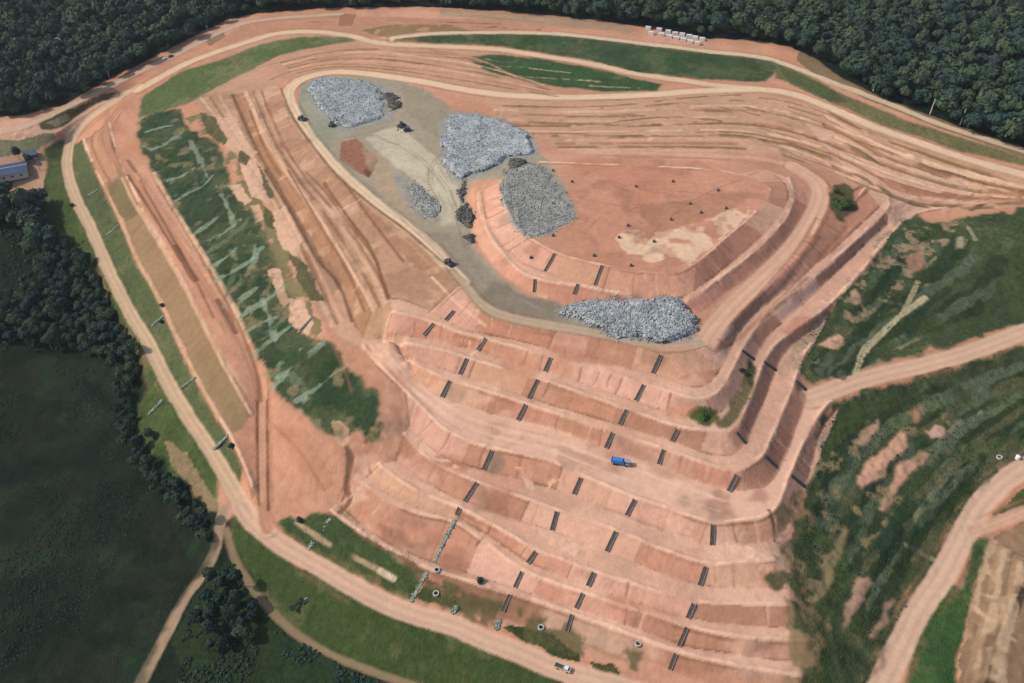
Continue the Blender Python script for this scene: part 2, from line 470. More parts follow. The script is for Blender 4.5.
# salmon front apron and fresh fill
paint('585,160 700,160 770,176 772,196 745,222 700,262 640,272 600,255 575,215 560,185', (198, 142, 112), rag=2, op=.7, soft=3)
paint('560,160 640,158 690,165 690,185 640,205 600,190', (190, 130, 100), rag=3, op=.6, soft=3, thr=(25, -.2, 97))
paint('640,205 690,200 745,192 735,210 690,225 645,226', (170, 124, 94), rag=3, op=.7, soft=3)
paint('628,228 660,232 700,222 735,208 752,205 748,216 728,236 700,258 690,265 672,258 650,262 630,256 612,240', (224, 188, 152), rag=2.5, op=.9, thr=(9, -.15, 98))
paint('500,182 512,221 530,240 555,256 545,270 520,262 500,240 488,215 484,190', (222, 166, 138), rag=.8, op=.75)
paint('602,268 680,276 696,266 690,292 679,297 628,294 597,284', (202, 148, 120), rag=1, op=.7)
paint('695,268 742,228 772,198 790,198 762,240 714,277 692,292', (170, 118, 94), rag=.8, op=.8)
paint('700,314 730,274 762,250 796,200 808,206 790,236 760,266 730,290', (172, 120, 96), rag=.8, op=.75)
paint('714,346 735,322 762,296 792,262 810,236 828,206 850,200 846,236 802,278 764,306 742,326 726,356', (176, 126, 98), rag=.8, op=.8)
paint('740,338 768,314 806,287 852,247 883,218 890,224 862,249 815,294 775,330 762,346 752,358 745,350', (184, 130, 102), rag=.8, op=.75)
paint('720,394 740,362 752,350 752,375 738,400 718,414 704,418', (180, 134, 102), rag=1, op=.7)
paint('739,431 750,405 760,380 767,366 774,372 768,392 758,417 748,442', (168, 118, 96), rag=.6, op=.8)
paint('767,456 777,430 790,402 798,384 806,392 798,420 786,451 778,467', (164, 112, 88), rag=.6, op=.85)
paint('772,514 790,484 803,448 817,421 824,426 816,452 808,488 800,518 776,540', (190, 134, 108), rag=.8, op=.8)
paint('706,568 740,566 776,561 790,580 740,590 700,586', (190, 128, 92), rag=1.5, op=.6, soft=2)
# haul road crossing the front
HAUL = np.concatenate([WL['T4'], WL['GK1'][::-1]])
paint(HAUL, (224, 180, 150), rag=.6, op=.85, cls=2, var=.06)
paint('322,268 343,288 352,322 366,340 383,342 378,364 360,345 340,338 326,318 312,292', (206, 162, 130), rag=1.5, op=.8, soft=2)
paint('384,350 404,393 428,418 424,436 410,450 398,462 400,486 430,512 460,521 455,516 380,486 368,470 374,440 384,420', (198, 152, 122), rag=1.5, op=.7, soft=2)
paint('392,405 403,402 404,440 398,425', (176, 124, 96), rag=1, op=.7, soft=2)
# tipping area floor
TIP = '300,84 312,80 350,76 400,80 432,92 455,112 480,118 520,134 545,158 565,185 578,218 550,236 528,238 512,222 502,200 500,178 470,182 466,200 470,232 482,258 505,282 530,296 560,306 610,338 560,330 510,322 486,314 468,294 445,263 424,244 404,226 378,208 352,187 334,170 310,140 298,112'
paint(TIP, (160, 150, 126), rag=1.5, op=.9, soft=3)
paint('366,138 385,128 404,128 440,160 458,178 461,222 440,226 436,200 411,179 382,154', (196, 184, 152), rag=1.6, op=.9, soft=3)
paint('400,82 432,92 455,114 440,140 425,130 405,110', (150, 138, 112), rag=2, op=.7, soft=2)
paint('420,232 462,232 480,262 510,290 480,300 460,280 440,262', (146, 132, 112), rag=2, op=.7, soft=3)
paint('300,84 312,82 314,98 330,122 345,130 330,148 308,130 298,110', (150, 150, 126), rag=1, op=.7)
paint('340,143 356,138 378,160 370,178 356,172 340,160', (152, 104, 78), rag=.6, op=.95, rel=.4)
paint('372,158 378,162 369,178 363,173', (116, 76, 54), rag=.5, op=.9)
paint('362,146 384,156 404,176 414,186 420,214 400,212 376,190', (180, 152, 120), rag=1.5, op=.6, soft=2)
paint('490,282 530,296 556,303 570,322 520,316 480,302', (126, 114, 96), rag=2, op=.75, soft=3)
# left patches of bare soil breaking the green bank
paint('140,100 150,92 180,72 220,60 260,45 300,37 350,37 356,41 322,46 280,55 250,70 215,88 190,103 160,112 138,118', (92, 104, 62), rag=1.2, cls=1)
paint('137,122 155,112 180,110 188,130 206,138 222,152 230,185 244,205 258,215 270,242 280,278 298,306 300,335 322,338 336,347 352,370 377,396 383,424 381,442 366,438 358,430 342,440 319,430 301,412 278,394 265,371 250,342 225,291 202,255 177,214 154,169 140,143', (58, 73, 47), rag=2.6, cls=1, var=.25, rel=.3)
paint('186,118 206,112 228,140 246,178 262,205 284,240 300,270 310,300 322,330 312,336 298,310 280,280 266,242 248,214 236,190 226,160 208,142', (100, 104, 66), rag=2.5, op=.8, thr=(10, -.1, 101), cls=None)
for p in ('208,116 222,118 234,140 240,152 230,150 218,136', '238,160 248,160 262,190 254,194 244,180', '272,208 284,212 299,240 294,250 282,240 276,225', '288,300 300,302 312,318 306,334 294,322', '330,420 340,418 350,430 350,442 342,448 334,438', '276,292 284,288 290,300 284,308', '250,205 258,205 264,220 256,224'):
    paint(p, (206, 164, 128), rag=1.0, op=.95, cls=0)
for s in ('150,148 165,146 178,138', '176,196 190,190 202,182 205,178', '205,254 218,246 232,236 244,226 250,215', '214,300 226,296 238,284 250,276', '236,264 232,280 226,292', '258,338 272,330 282,322', '280,365 290,372 298,382 306,395', '262,380 276,374 290,366', '152,170 160,178 172,182', '230,250 238,262 244,276'):
    stroke(s, 1.9, (120, 134, 106), op=.65, rag=2.2, brk=(7, -.15, 103))
# far terraces
paint('393,40 434,35 510,34 564,35 628,43 679,49 730,55 775,61 778,70 765,82 700,79 628,71 590,60 533,52 500,46 430,43', (62, 80, 50), rag=.8, cls=1, var=.25)
paint('463,57 500,55 533,58 590,67 628,77 662,84 657,91 610,92 560,87 520,80 490,72', (62, 84, 50), rag=1.2, cls=1, var=.2)
paint('775,62 800,72 845,95 900,118 1024,158 1120,190 1120,196 1024,166 960,151 880,124 840,106 800,86 775,78', (112, 104, 68), rag=1.2, cls=1, var=.2)
paint('775,62 800,74 840,94 850,104 820,98 790,84', (76, 88, 52), rag=1.2, op=.8)
paint('240,22 300,17 350,16 420,18 500,20 560,24 540,30 430,32 370,38 330,30 270,32 236,40', (178, 130, 100), rag=2, op=.7)
paint('360,30 400,24 500,26 480,31 420,32 390,38', (120, 104, 66), rag=1.5, op=.7, thr=(9, -.15, 107))
paint('215,44 232,32 250,28 262,34 240,40', (186, 134, 104), rag=1, op=.8)
paint('340,14 356,14 352,26 338,26', (142, 100, 72), rag=1, op=.7)
paint('205,38 222,30 226,36 210,46', (132, 104, 74), rag=1, op=.8)
for s in ('500,66 530,68 570,73', '515,76 560,79 600,82', '590,86 640,88', '480,58 500,62'):
    stroke(s, .8, (176, 160, 118), op=.8, rag=.5, brk=(9, -.2, 105))
for s in ('460,16 520,20 555,23', '440,22 500,24', '440,28 480,27 540,30', '310,22 325,22'):
    stroke(s, .9, (112, 86, 58), op=.7, rag=.6, brk=(12, -.2, 106))
paint('800,52 815,59 840,77 880,97 940,119 1024,149 1120,186 1120,194 1024,158 945,130 885,107 840,88 812,72 795,60', (112, 102, 70), rag=1.0, op=.85)
paint('500,12 560,17 620,24 640,29 630,33 560,26 500,20 440,15 440,9', (150, 138, 108), rag=1, op=.6)
# long soil streaks and one painted shadow along the benches on the far side
stk = [('520,106 560,108 620,106 690,97 740,95', 1.2, (112, 92, 60)), ('530,122 570,124 610,124', 1.5, (106, 90, 58)), ('615,122 650,118 690,117 720,121', 1.6, (112, 88, 56)),
       ('630,126 660,124', 1.4, (110, 90, 58)), ('540,132 600,137 680,137 740,135 790,148', 1.6, (158, 108, 76)), ('680,125 720,122 760,128 800,140', 1.2, (118, 92, 60)),
       ('760,98 800,104 850,124 900,144 960,166 1024,190', 1.4, (134, 104, 70)), ('740,106 790,118 840,138 890,160', 1.3, (122, 96, 62)), ('790,112 850,132 920,160 985,184', 1.0, (150, 112, 78)),
       ('820,128 870,150 930,174', 1.2, (110, 90, 58)), ('700,104 750,112 800,130 860,158', 1.0, (148, 104, 74)), ('720,132 770,136 820,156 866,184', 1.4, (132, 90, 62)), ('760,142 810,158 850,176', 1.1, (190, 148, 112)),
       ('836,168 872,184 888,198', 1.3, (100, 76, 52)), ('880,166 940,184', 1.2, (126, 92, 62)), ('430,50 480,58 520,80 540,86', 1.4, (168, 122, 90)), ('400,52 450,54 480,62', 1.4, (164, 112, 84)),
       ('300,60 380,58 440,66 500,80', 1.5, (172, 122, 94)), ('260,68 320,52 390,50', 1.3, (176, 128, 96)), ('270,80 300,68 350,63 420,70', 1.0, (150, 108, 78)), ('560,98 620,100', 1, (120, 96, 64)),
       ('955,206 985,196 1024,188', 1.6, (180, 130, 98)), ('900,214 940,196 970,188', 1.4, (168, 120, 92)), ('560,148 640,150 720,150', 1.6, (204, 160, 126)), ('600,156 680,158 730,160', 1.2, (176, 128, 96))]
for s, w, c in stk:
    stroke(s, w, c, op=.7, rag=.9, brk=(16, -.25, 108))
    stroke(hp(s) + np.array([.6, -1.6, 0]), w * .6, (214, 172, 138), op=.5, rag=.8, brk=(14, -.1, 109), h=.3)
for s, w, c in (('878,185 884,189 890,194', 1.6, (84, 62, 42)), ('887,180 896,184 905,189', 1.8, (226, 190, 152)), ('971,210 982,204 994,199', 1.5, (112, 74, 54)), ('953,201 968,194 984,188', 1.8, (224, 180, 146)),  # third stroke is a bench shadow painted as a dark line
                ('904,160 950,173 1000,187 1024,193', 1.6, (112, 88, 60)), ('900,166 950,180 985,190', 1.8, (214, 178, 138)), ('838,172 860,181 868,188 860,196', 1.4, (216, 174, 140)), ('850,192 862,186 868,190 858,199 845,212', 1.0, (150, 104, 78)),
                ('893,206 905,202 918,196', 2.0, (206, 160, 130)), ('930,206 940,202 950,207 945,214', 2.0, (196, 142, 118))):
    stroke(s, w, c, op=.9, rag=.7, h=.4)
# right-hand grassed hillside
paint('790,352 800,335 828,309 841,286 869,266 872,243 892,230 900,219 918,213 930,222 953,222 969,217 1024,209 1120,190 1120,300 1024,322 980,337 923,355 879,364 848,375 812,386 799,376 790,362', (68, 78, 48), rag=3, cls=1, var=.3, rel=.4)
paint('820,418 832,404 852,392 887,385 928,375 969,363 1024,343 1120,320 1120,440 1024,461 1000,464 984,482 966,514 950,538 927,579 908,602 898,631 868,730 780,730 800,683 812,640 802,604 786,576 792,557 800,520 808,490 814,452', (66, 76, 46), rag=3, cls=1, var=.3, rel=.4)
paint('900,330 960,300 1024,280 1024,320 960,340 910,352', (62, 76, 48), rag=4, op=.6, soft=3)
paint('930,380 1024,352 1024,420 980,430 940,420', (78, 82, 54), rag=4, op=.7, soft=3)
for s in ('900,250 880,300 850,350', '960,240 930,290 900,340', '1000,260 970,310', '840,540 880,480 920,440', '870,570 910,510 960,460', '900,560 935,500 970,470', '830,480 850,450 880,430', '845,610 880,560 900,530'):
    stroke(s, 4.5, (42, 58, 40), op=.75, rag=3)
for s in ('880,320 862,352 858,372', '855,372 880,362 910,342 930,335', '935,258 925,268', '930,280 915,296', '880,300 900,304', '895,310 880,316', '850,362 880,345', '960,250 965,240', '915,470 960,420 980,412', '905,530 925,505 950,470', '990,385 1015,378', '905,545 935,560', '968,228 975,240'):
    stroke(s, 1.1, (150, 142, 104), op=.75, rag=1.2, brk=(8, -.15, 112))
paint('780,560 792,545 802,580 808,610 815,650 800,683 780,690 786,640', (150, 128, 92), rag=3, op=.7, thr=(9, -.1, 115))
paint('952,584 962,590 972,545 978,538 990,537 987,552 970,610 960,651 952,690 905,690 915,644 931,610', (62, 88, 46), rag=1.2, cls=1, var=.2)
paint('990,517 1024,489 1060,478 1060,492 1024,507', (70, 82, 44), rag=.8, cls=1)
paint('988,538 1024,522 1120,500 1120,730 950,730 962,651 972,610 988,552', (136, 108, 82), rag=1.5, op=.95, thr=None, rel=.5, cls=0)
for s in ('995,540 1010,560 1024,568', '975,590 1000,600 1024,595', '970,620 990,632 1015,640', '985,560 1000,590 1005,620', '990,650 1005,683', '972,606 990,620 1000,640'):
    stroke(s, .9, (196, 168, 134), op=.7, rag=1.2, brk=(8, -.2, 118))
stroke('1024,590 1012,620 1000,645 990,683', 1.4, (64, 48, 36), op=.9, h=-.5)
# grass at the foot and along the left road
paint('45,150 58,140 70,140 66,170 74,196 87,221 99,247 109,272 122,298 136,324 147,340 159,366 172,391 188,417 205,442 221,468 216,505 205,512 185,482 162,472 140,442 138,405 150,388 138,352 116,312 95,258 70,247 45,236 46,190', (74, 86, 46), rag=1.2, cls=1, var=.25)
paint('165,440 190,455 215,498 218,512 206,508 185,482 170,462', (146, 124, 92), rag=1.5, op=.8)
paint('67,154 72,142 82,140 92,165 101,185 119,221 137,265 153,290 178,345 196,381 217,419 228,435 243,470 240,482 234,490 221,468 205,442 188,417 172,391 159,366 147,340 136,324 122,298 109,272 99,247 87,221 74,196 66,170', (86, 94, 60), rag=.7, cls=1, var=.2)
paint('232,514 262,542 300,569 340,591 400,613 470,643 540,669 600,690 420,690 345,657 303,634 272,608 252,582 236,552', (66, 79, 42), rag=.8, cls=1, var=.12)
paint('236,552 252,582 272,608 303,634 345,657 420,690 200,700 170,640 200,590 222,560', (42, 56, 34), rag=1.5, cls=1, var=.25)
paint('276,522 290,516 303,520 312,512 332,514 348,511 362,532 385,545 406,556 426,570 411,603 390,594 365,582 340,570 315,557 295,542', (66, 78, 44), rag=1.2, cls=1, var=.3)
paint('282,528 310,547 340,563 368,574 396,590 404,602 370,588 335,571 300,550', (104, 92, 58), rag=2, op=.7, thr=(6, -.15, 181))
stroke('296,522 306,529 316,536 340,551 368,564 388,575', 1.0, (176, 150, 116), op=.85, rag=.6, brk=(14, -.3, 182))
stroke('380,571 394,579', 1.2, (206, 184, 150), op=.9, rag=.5)
paint('428,578 455,594 456,610 425,602 412,600', (60, 74, 38), rag=1.0, cls=1)
paint('500,628 526,627 551,636 579,654 581,663 551,652 520,640', (56, 66, 34), rag=1.0, cls=1)
paint('590,664 613,662 623,676 640,690 600,684', (70, 72, 38), rag=1.0, cls=1)
paint('440,573 510,591 572,613 640,641 628,662 570,640 500,620 458,604', (140, 104, 78), rag=1.5, op=.8, soft=2)
paint('500,600 560,622 620,640 600,650 540,632', (126, 106, 76), rag=2, op=.6, thr=(9, -.1, 119))
paint('430,566 470,576 505,592 503,610 470,604 440,590', (138, 104, 80), rag=1, op=.7)
paint('686,414 698,406 714,409 719,418 712,427 698,426', (74, 84, 36), rag=1.0, cls=1, rel=.4)
paint('716,424 728,412 740,390 744,372 750,360 755,366 753,384 746,404 735,424 722,430', (96, 90, 56), rag=1.2, op=.85, cls=1)
paint('776,370 790,352 800,340 806,346 792,372 780,380', (108, 98, 60), rag=1.5, op=.7)
# left meadow, rough pasture with cloud shade painted into its dark colour
paint('-80,350 115,358 135,430 180,482 204,520 222,545 197,578 166,622 140,690 -80,720', (29, 40, 29), rag=3, cls=1, var=.35, soft=3)
paint('100,500 180,500 185,570 150,600 110,590', (46, 44, 36), rag=6, op=.5, soft=4)
paint('-20,380 60,372 100,400 90,440 20,450', (38, 49, 34), rag=6, op=.6, soft=4)
# yard of the blue-roofed building
paint('-60,146 40,134 46,168 42,196 -60,196', (178, 142, 112), rag=1, cls=0)
paint('-40,140 0,136 36,132 52,128 56,140 38,150 0,158 -40,160', (110, 112, 80), rag=1.2, op=.9, cls=1)
paint('32,129 62,112 100,95 116,92 110,99 92,107 76,118 64,126 50,130', (96, 84, 50), rag=.8, cls=1)
paint('-40,118 20,116 38,121 42,134 20,140 -40,146', (206, 160, 128), rag=1)
paint('46,123 68,113 70,119 56,127', (140, 134, 108), rag=1, op=.8)

# roads
ROADC = {'perimeter_road': (212, 178, 140), 'bench_road': (196, 142, 108), 'terrace_road': (220, 188, 150), 'rim_road': (226, 194, 156), 'fill_road': (212, 168, 136), 'gravel_road': (190, 168, 140),
         'crest_road': (212, 188, 154), 'valley_road': (208, 170, 138), 'lower_road': (206, 170, 140), 'tip_road': (186, 160, 128), 'lower_perimeter_road': (214, 174, 142), 'lower_spur': (200, 160, 128), 'valley_track': (172, 146, 114), 'grass_track': (150, 128, 94), 'left_link': (200, 160, 130)}
road_ids = {}
for n, (k, (hw, p)) in enumerate(WR.items()):
    road_ids[k] = 10 + n
    d = linedist(p, hw + 4)
    sel = np.where(d < hw + 4)
    sl = (slice(sel[0].min(), sel[0].max() + 1), slice(sel[1].min(), sel[1].max() + 1))
    dd = d[sl] + NW[sl] * .55
    m = np.clip((hw - dd) / 1.0 + .5, 0, 1)
    rut = 1 - .1 * np.exp(-((d[sl] - hw * .42) / .7) ** 2) + .05 * np.exp(-(d[sl] / 1.0) ** 2)
    c = tone(*ROADC[k]) * ((1 + .05 * NM[sl] + .04 * NF[sl]) * rut)[..., None]
    A[sl] = mixc(A[sl], c, m * .95)
    CLS[sl] = np.where(m > .5, 10 + n, CLS[sl])
    DET[sl] += -.12 * np.exp(-((d[sl] - hw * .42) / .6) ** 2) * (d[sl] < hw)
    if k not in ('valley_track', 'grass_track', 'left_link'):
        lip = np.exp(-((d[sl] - hw - .9) / .8) ** 2)            # graded windrow and soil spoil along the edge
        DET[sl] += .45 * lip * np.clip(.6 + NM[sl], 0, 1)
        cc = tone(150, 108, 78) * (1 + .1 * NF[sl])[..., None]
        A[sl] = mixc(A[sl], cc, np.exp(-((d[sl] - hw - 2.0) / .9) ** 2) * np.clip((.25 if 'perimeter' not in k else -.05) + .9 * NM[sl], 0, .75))
# double wheel tracks on the left bench
for s, w, c in (('146,175 170,213 195,252 215,290 238,335 256,370 266,400', 1.5, (198, 150, 118)), ('140,180 165,224 190,268 214,318', .7, (128, 88, 62)), ('158,186 185,228 206,266 232,312 250,350 260,385 261,420 263,480', .8, (136, 92, 66)),
                ('122,178 132,200 148,226 168,258 196,308 222,358 246,392', .8, (206, 166, 130)), ('176,246 190,274 196,280', 1.8, (112, 76, 52)), ('218,300 230,320 236,332', 1.6, (118, 80, 56)), ('268,420 300,450 325,490', .7, (168, 116, 86)), ('128,160 136,172', 1.2, (122, 96, 66)),
                ('258,390 258,440 259,500', .6, (150, 104, 76)), ('268,390 268,440 269,510', .6, (150, 104, 76))):
    stroke(s, w, c, op=.75, rag=.5, h=-.2)
FR = '400,300 500,340 660,356 720,350 740,400 737,474 780,520 800,640 780,683 640,660 440,600 360,530 350,470 390,400 380,340'
paint(FR, (166, 116, 88), rag=2, op=.5, thr=(20, .2, 221), soft=2)
paint(FR, (226, 182, 152), rag=2, op=.5, thr=(17, .2, 222), soft=2)
paint(FR, (150, 122, 98), rag=2, op=.45, thr=(12, .36, 223), soft=2)
paint('585,160 700,160 770,176 772,196 745,222 700,262 640,272 600,255 575,215 560,185', (164, 116, 90), rag=2, op=.5, thr=(13, .15, 224), soft=2)
paint('200,95 278,85 330,170 445,265 470,298 400,300 330,320 300,260 240,150', (150, 112, 84), rag=2, op=.45, thr=(15, .15, 225), soft=2)
paint('200,95 278,85 330,170 445,265 470,298 400,300 330,320 300,260 240,150', (210, 172, 136), rag=2, op=.45, thr=(13, .2, 226), soft=2)
# ditches at the toes and loose windrows on the crests
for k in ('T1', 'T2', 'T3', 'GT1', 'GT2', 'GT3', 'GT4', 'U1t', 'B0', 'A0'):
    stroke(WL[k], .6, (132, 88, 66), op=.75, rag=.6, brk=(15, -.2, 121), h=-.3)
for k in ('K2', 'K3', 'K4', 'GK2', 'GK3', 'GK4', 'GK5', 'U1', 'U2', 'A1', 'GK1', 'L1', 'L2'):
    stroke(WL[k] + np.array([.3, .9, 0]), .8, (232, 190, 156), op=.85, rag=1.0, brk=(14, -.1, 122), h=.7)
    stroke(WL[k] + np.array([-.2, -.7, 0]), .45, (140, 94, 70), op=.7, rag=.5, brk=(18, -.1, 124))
stroke('432,277 455,301 478,321 486,326', .7, (226, 190, 150), op=.8, rag=.4, h=.4)
stroke(WL['C'], .8, (150, 106, 78), op=.6, rag=.5, brk=(20, -.3, 123))
for s in ('427,418 423,428 420,437', '406,444 396,459', '396,459 411,466 427,475', '368,453 370,476 391,491 416,504 442,515 463,521 482,530', '347,453 347,480 344,498 338,512', '500,508 490,530 476,545'):
    stroke(s, .55, (120, 92, 70), op=.8, rag=.4, h=-.3)

# paler berms between the faces, and patchy re-dressed cells along each face
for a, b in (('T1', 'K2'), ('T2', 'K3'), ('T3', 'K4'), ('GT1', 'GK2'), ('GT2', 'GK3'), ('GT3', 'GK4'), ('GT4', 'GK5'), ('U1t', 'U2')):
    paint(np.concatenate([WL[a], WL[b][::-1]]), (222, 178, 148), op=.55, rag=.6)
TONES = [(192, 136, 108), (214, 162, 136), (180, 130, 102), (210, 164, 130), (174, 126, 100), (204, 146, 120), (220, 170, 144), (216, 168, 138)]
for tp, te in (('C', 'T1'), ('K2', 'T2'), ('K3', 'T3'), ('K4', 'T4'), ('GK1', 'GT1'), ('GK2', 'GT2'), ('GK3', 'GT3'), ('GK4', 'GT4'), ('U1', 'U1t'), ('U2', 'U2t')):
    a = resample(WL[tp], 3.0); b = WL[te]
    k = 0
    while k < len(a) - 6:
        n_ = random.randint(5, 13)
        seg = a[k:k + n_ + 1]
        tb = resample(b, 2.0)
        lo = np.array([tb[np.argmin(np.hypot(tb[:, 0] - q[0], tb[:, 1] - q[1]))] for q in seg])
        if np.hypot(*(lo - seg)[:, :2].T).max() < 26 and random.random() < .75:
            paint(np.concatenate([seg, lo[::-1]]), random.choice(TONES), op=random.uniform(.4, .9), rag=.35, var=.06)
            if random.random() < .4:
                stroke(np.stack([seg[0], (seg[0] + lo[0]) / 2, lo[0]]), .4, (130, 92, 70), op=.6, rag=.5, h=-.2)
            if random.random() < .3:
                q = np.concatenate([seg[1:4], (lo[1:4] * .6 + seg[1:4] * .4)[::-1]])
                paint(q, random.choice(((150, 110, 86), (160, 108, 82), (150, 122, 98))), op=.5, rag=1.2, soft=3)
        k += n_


def between(sa, sb, ts, w, cols, op=.7, brk=(18, -.15), h=0.0, rag=.8):
    """long broken soil streaks running between two survey lines"""
    def even(s):
        p = smooth_line(hp(s), 2)
        d = np.concatenate([[0], np.cumsum(np.hypot(*np.diff(p[:, :2], axis=0).T))]); d /= d[-1]
        t = np.linspace(0, 1, 60)
        return np.stack([np.interp(t, d, p[:, c]) for c in range(3)], 1)
    a, b = even(sa), even(sb)
    for n_, t in enumerate(ts):
        stroke(a * (1 - t) + b * t, w * random.uniform(.7, 1.3), cols[n_ % len(cols)], op=op, rag=rag, brk=(brk[0], brk[1], 140 + n_), h=h * random.choice((-1, 1)))


FARC = [(124, 98, 64), (222, 182, 146), (150, 104, 74), (112, 94, 58), (214, 168, 134), (166, 114, 84)]
between('490,104 577,107 654,104 692,99 760,98 828,116 918,152 1024,186', '540,150 600,149 700,149 770,153 830,172 880,196 930,212 1024,206', np.linspace(.04, .96, 13) + rng.uniform(-.03, .03, 13), 1.6, FARC, .75, (20, -.02), h=1.1)
between('820,104 866,130 918,150 1024,183', '836,170 872,184 900,206 960,208 1024,203', np.linspace(.05, .9, 7) + rng.uniform(-.04, .04, 7), 1.7, FARC, .8, (26, -.15), h=.9)
between('280,62 350,46 420,52 480,60 540,82', '300,74 334,67 400,72 480,86 560,98', np.linspace(.05, .9, 7), 1.0, FARC, .7, (24, -.2), h=.3)
between('190,98 235,150 272,205 303,270 325,330', '230,95 255,148 292,212 322,265 350,318', (.25, .5, .75), .9, [(214, 176, 138), (140, 104, 74), (204, 160, 124)], .7, (30, -.3), h=.3)
between('246,92 268,145 310,205 345,262 372,312', '262,90 290,160 345,220 384,280 390,297', (.1, .4, .7, .95), .9, [(216, 172, 136), (136, 94, 68), (206, 160, 126), (140, 96, 70)], .75, (30, -.4), h=.3)
between('232,95 242,118 255,148 270,175 292,212 308,240 322,265', '246,92 256,115 268,145 288,172 310,205 328,232 345,262', (.08, .5, .92), .8, [(110, 78, 56), (176, 128, 96), (214, 170, 134)], .75, (40, -.4), h=.3)
between('714,352 740,326 764,300 792,266 812,238', '740,342 768,316 806,286 850,244 880,214', np.linspace(.1, .9, 5), .9, [(150, 106, 80), (204, 156, 124), (160, 112, 86)], .6, (22, -.2), h=.3)
for s, w, c in (('265,170 301,229 317,260 340,283 352,321', .8, (112, 80, 58)), ('288,170 318,222 345,265 365,311', .7, (122, 88, 64)), ('324,183 350,220 373,249 388,298', .9, (120, 82, 58)), ('345,183 363,208 386,239 404,262', .7, (126, 90, 64)),
                ('281,88 290,113 311,143 336,175 354,190 380,211 406,229 426,247 447,265', .8, (134, 98, 70)), ('250,110 265,151 281,175', .8, (130, 92, 66)), ('332,345 345,372 352,392', .7, (140, 104, 78))):
    stroke(s, w, c, op=.85, rag=.4, h=-.3)
for s, w, c in (('154,173 177,213 205,257 230,298 250,341', 1.2, (212, 174, 138)), ('137,206 164,247 190,298 210,338 228,372 244,400', 1.0, (206, 164, 126)), ('128,175 146,204 166,236 186,268', .8, (120, 84, 60)), ('104,186 121,221 139,265 155,290 180,345 198,381 219,419', 1.0, (198, 154, 118)),
                ('96,130 90,142 100,165 112,185', .8, (150, 108, 80)), ('262,404 262,440 262,500', 1.3, (206, 156, 122)), ('257,400 257,450 259,505', .5, (110, 74, 54)), ('267,400 267,450 268,510', .5, (110, 74, 54))):
    stroke(s, w, c, op=.85, rag=.4, h=.15)
for p in ('220,118 236,116 246,140 258,152 252,158 238,150 226,136', '240,162 256,158 272,190 268,204 252,196 244,178', '274,212 286,206 302,240 298,256 284,250 276,232', '286,298 302,300 314,322 306,336 290,322', '228,186 240,184 252,200 244,206', '268,270 278,268 286,290 278,294'):
    paint(p, (212, 170, 138), rag=1.2, op=.9, cls=0, rel=.3)
for p in ('200,112 216,118 228,140 222,146 208,134', '256,160 266,176 276,196 268,198', '288,252 304,262 316,284 322,300 310,300 296,276', '240,150 250,156 244,166 236,160', '262,206 272,212 276,230 266,226'):
    paint(p, (84, 86, 54), rag=1.6, op=.9, cls=1)
paint('766,577 774,570 782,572 790,568 798,574 803,586 796,596 788,590 778,592', (76, 84, 50), rag=3, op=.9, cls=1, soft=1)
stroke('769,510 774,524 775,541', .6, (96, 66, 50), op=.9, rag=.3, h=-.4)
stroke('790,556 800,580 810,616', .8, (112, 78, 60), op=.7, rag=.6, h=-.4)
for s in ('890,410 850,480 815,560', '940,400 900,470 850,560', '975,420 935,490 890,580', '1000,380 960,420 930,460', '900,240 860,300', '990,230 950,290', '1010,240 985,300'):
    stroke(s, 2.4, (92, 102, 78), op=.55, rag=2.5, brk=(14, -.15, 160))

stroke('806,174 792,165 770,160 740,157 700,155 640,153 580,152', 2.4, (210, 166, 132), op=.7, rag=1.2, brk=(25, -.3, 170))
paint('829,192 834,185 843,182 851,187 857,197 855,209 848,216 841,221 834,217 829,206', (72, 80, 44), rag=2.6, op=.9, cls=1, soft=1)
for p in ('306,82 330,76 380,82 394,96 390,122 366,130 344,132 322,120 308,98', '440,118 456,111 500,118 530,132 542,152 520,164 500,168 482,178 454,184 440,160', '504,172 540,164 560,184 578,218 550,236 528,240 508,222 500,196', '392,172 418,184 440,206 440,222 418,218 402,198', '552,310 590,300 682,300 694,318 696,338 650,344 600,336'):
    paint(p, (150, 148, 138), rag=2.2, op=.75, soft=2, rel=.3)
between('812,505 850,432 920,392 1024,354', '885,640 930,560 985,485 1024,445', np.linspace(.06, .94, 12) + rng.uniform(-.03, .03, 12), 2.2, [(38, 52, 34), (96, 104, 78), (42, 54, 32), (92, 88, 60)], .75, (24, -.05), rag=2.6)
between('815,370 870,290 930,232', '850,376 940,335 1024,290', np.linspace(.06, .94, 9) + rng.uniform(-.03, .03, 9), 2.4, [(40, 56, 36), (92, 100, 76), (48, 58, 34)], .7, (24, -.05), rag=2.6)
between('992,540 975,590 966,640 958,683', '1024,560 1015,610 1004,650 998,683', np.linspace(.05, .95, 7), 1.4, [(184, 156, 124), (112, 88, 66), (160, 130, 100)], .7, (10, -.05), rag=1.6)
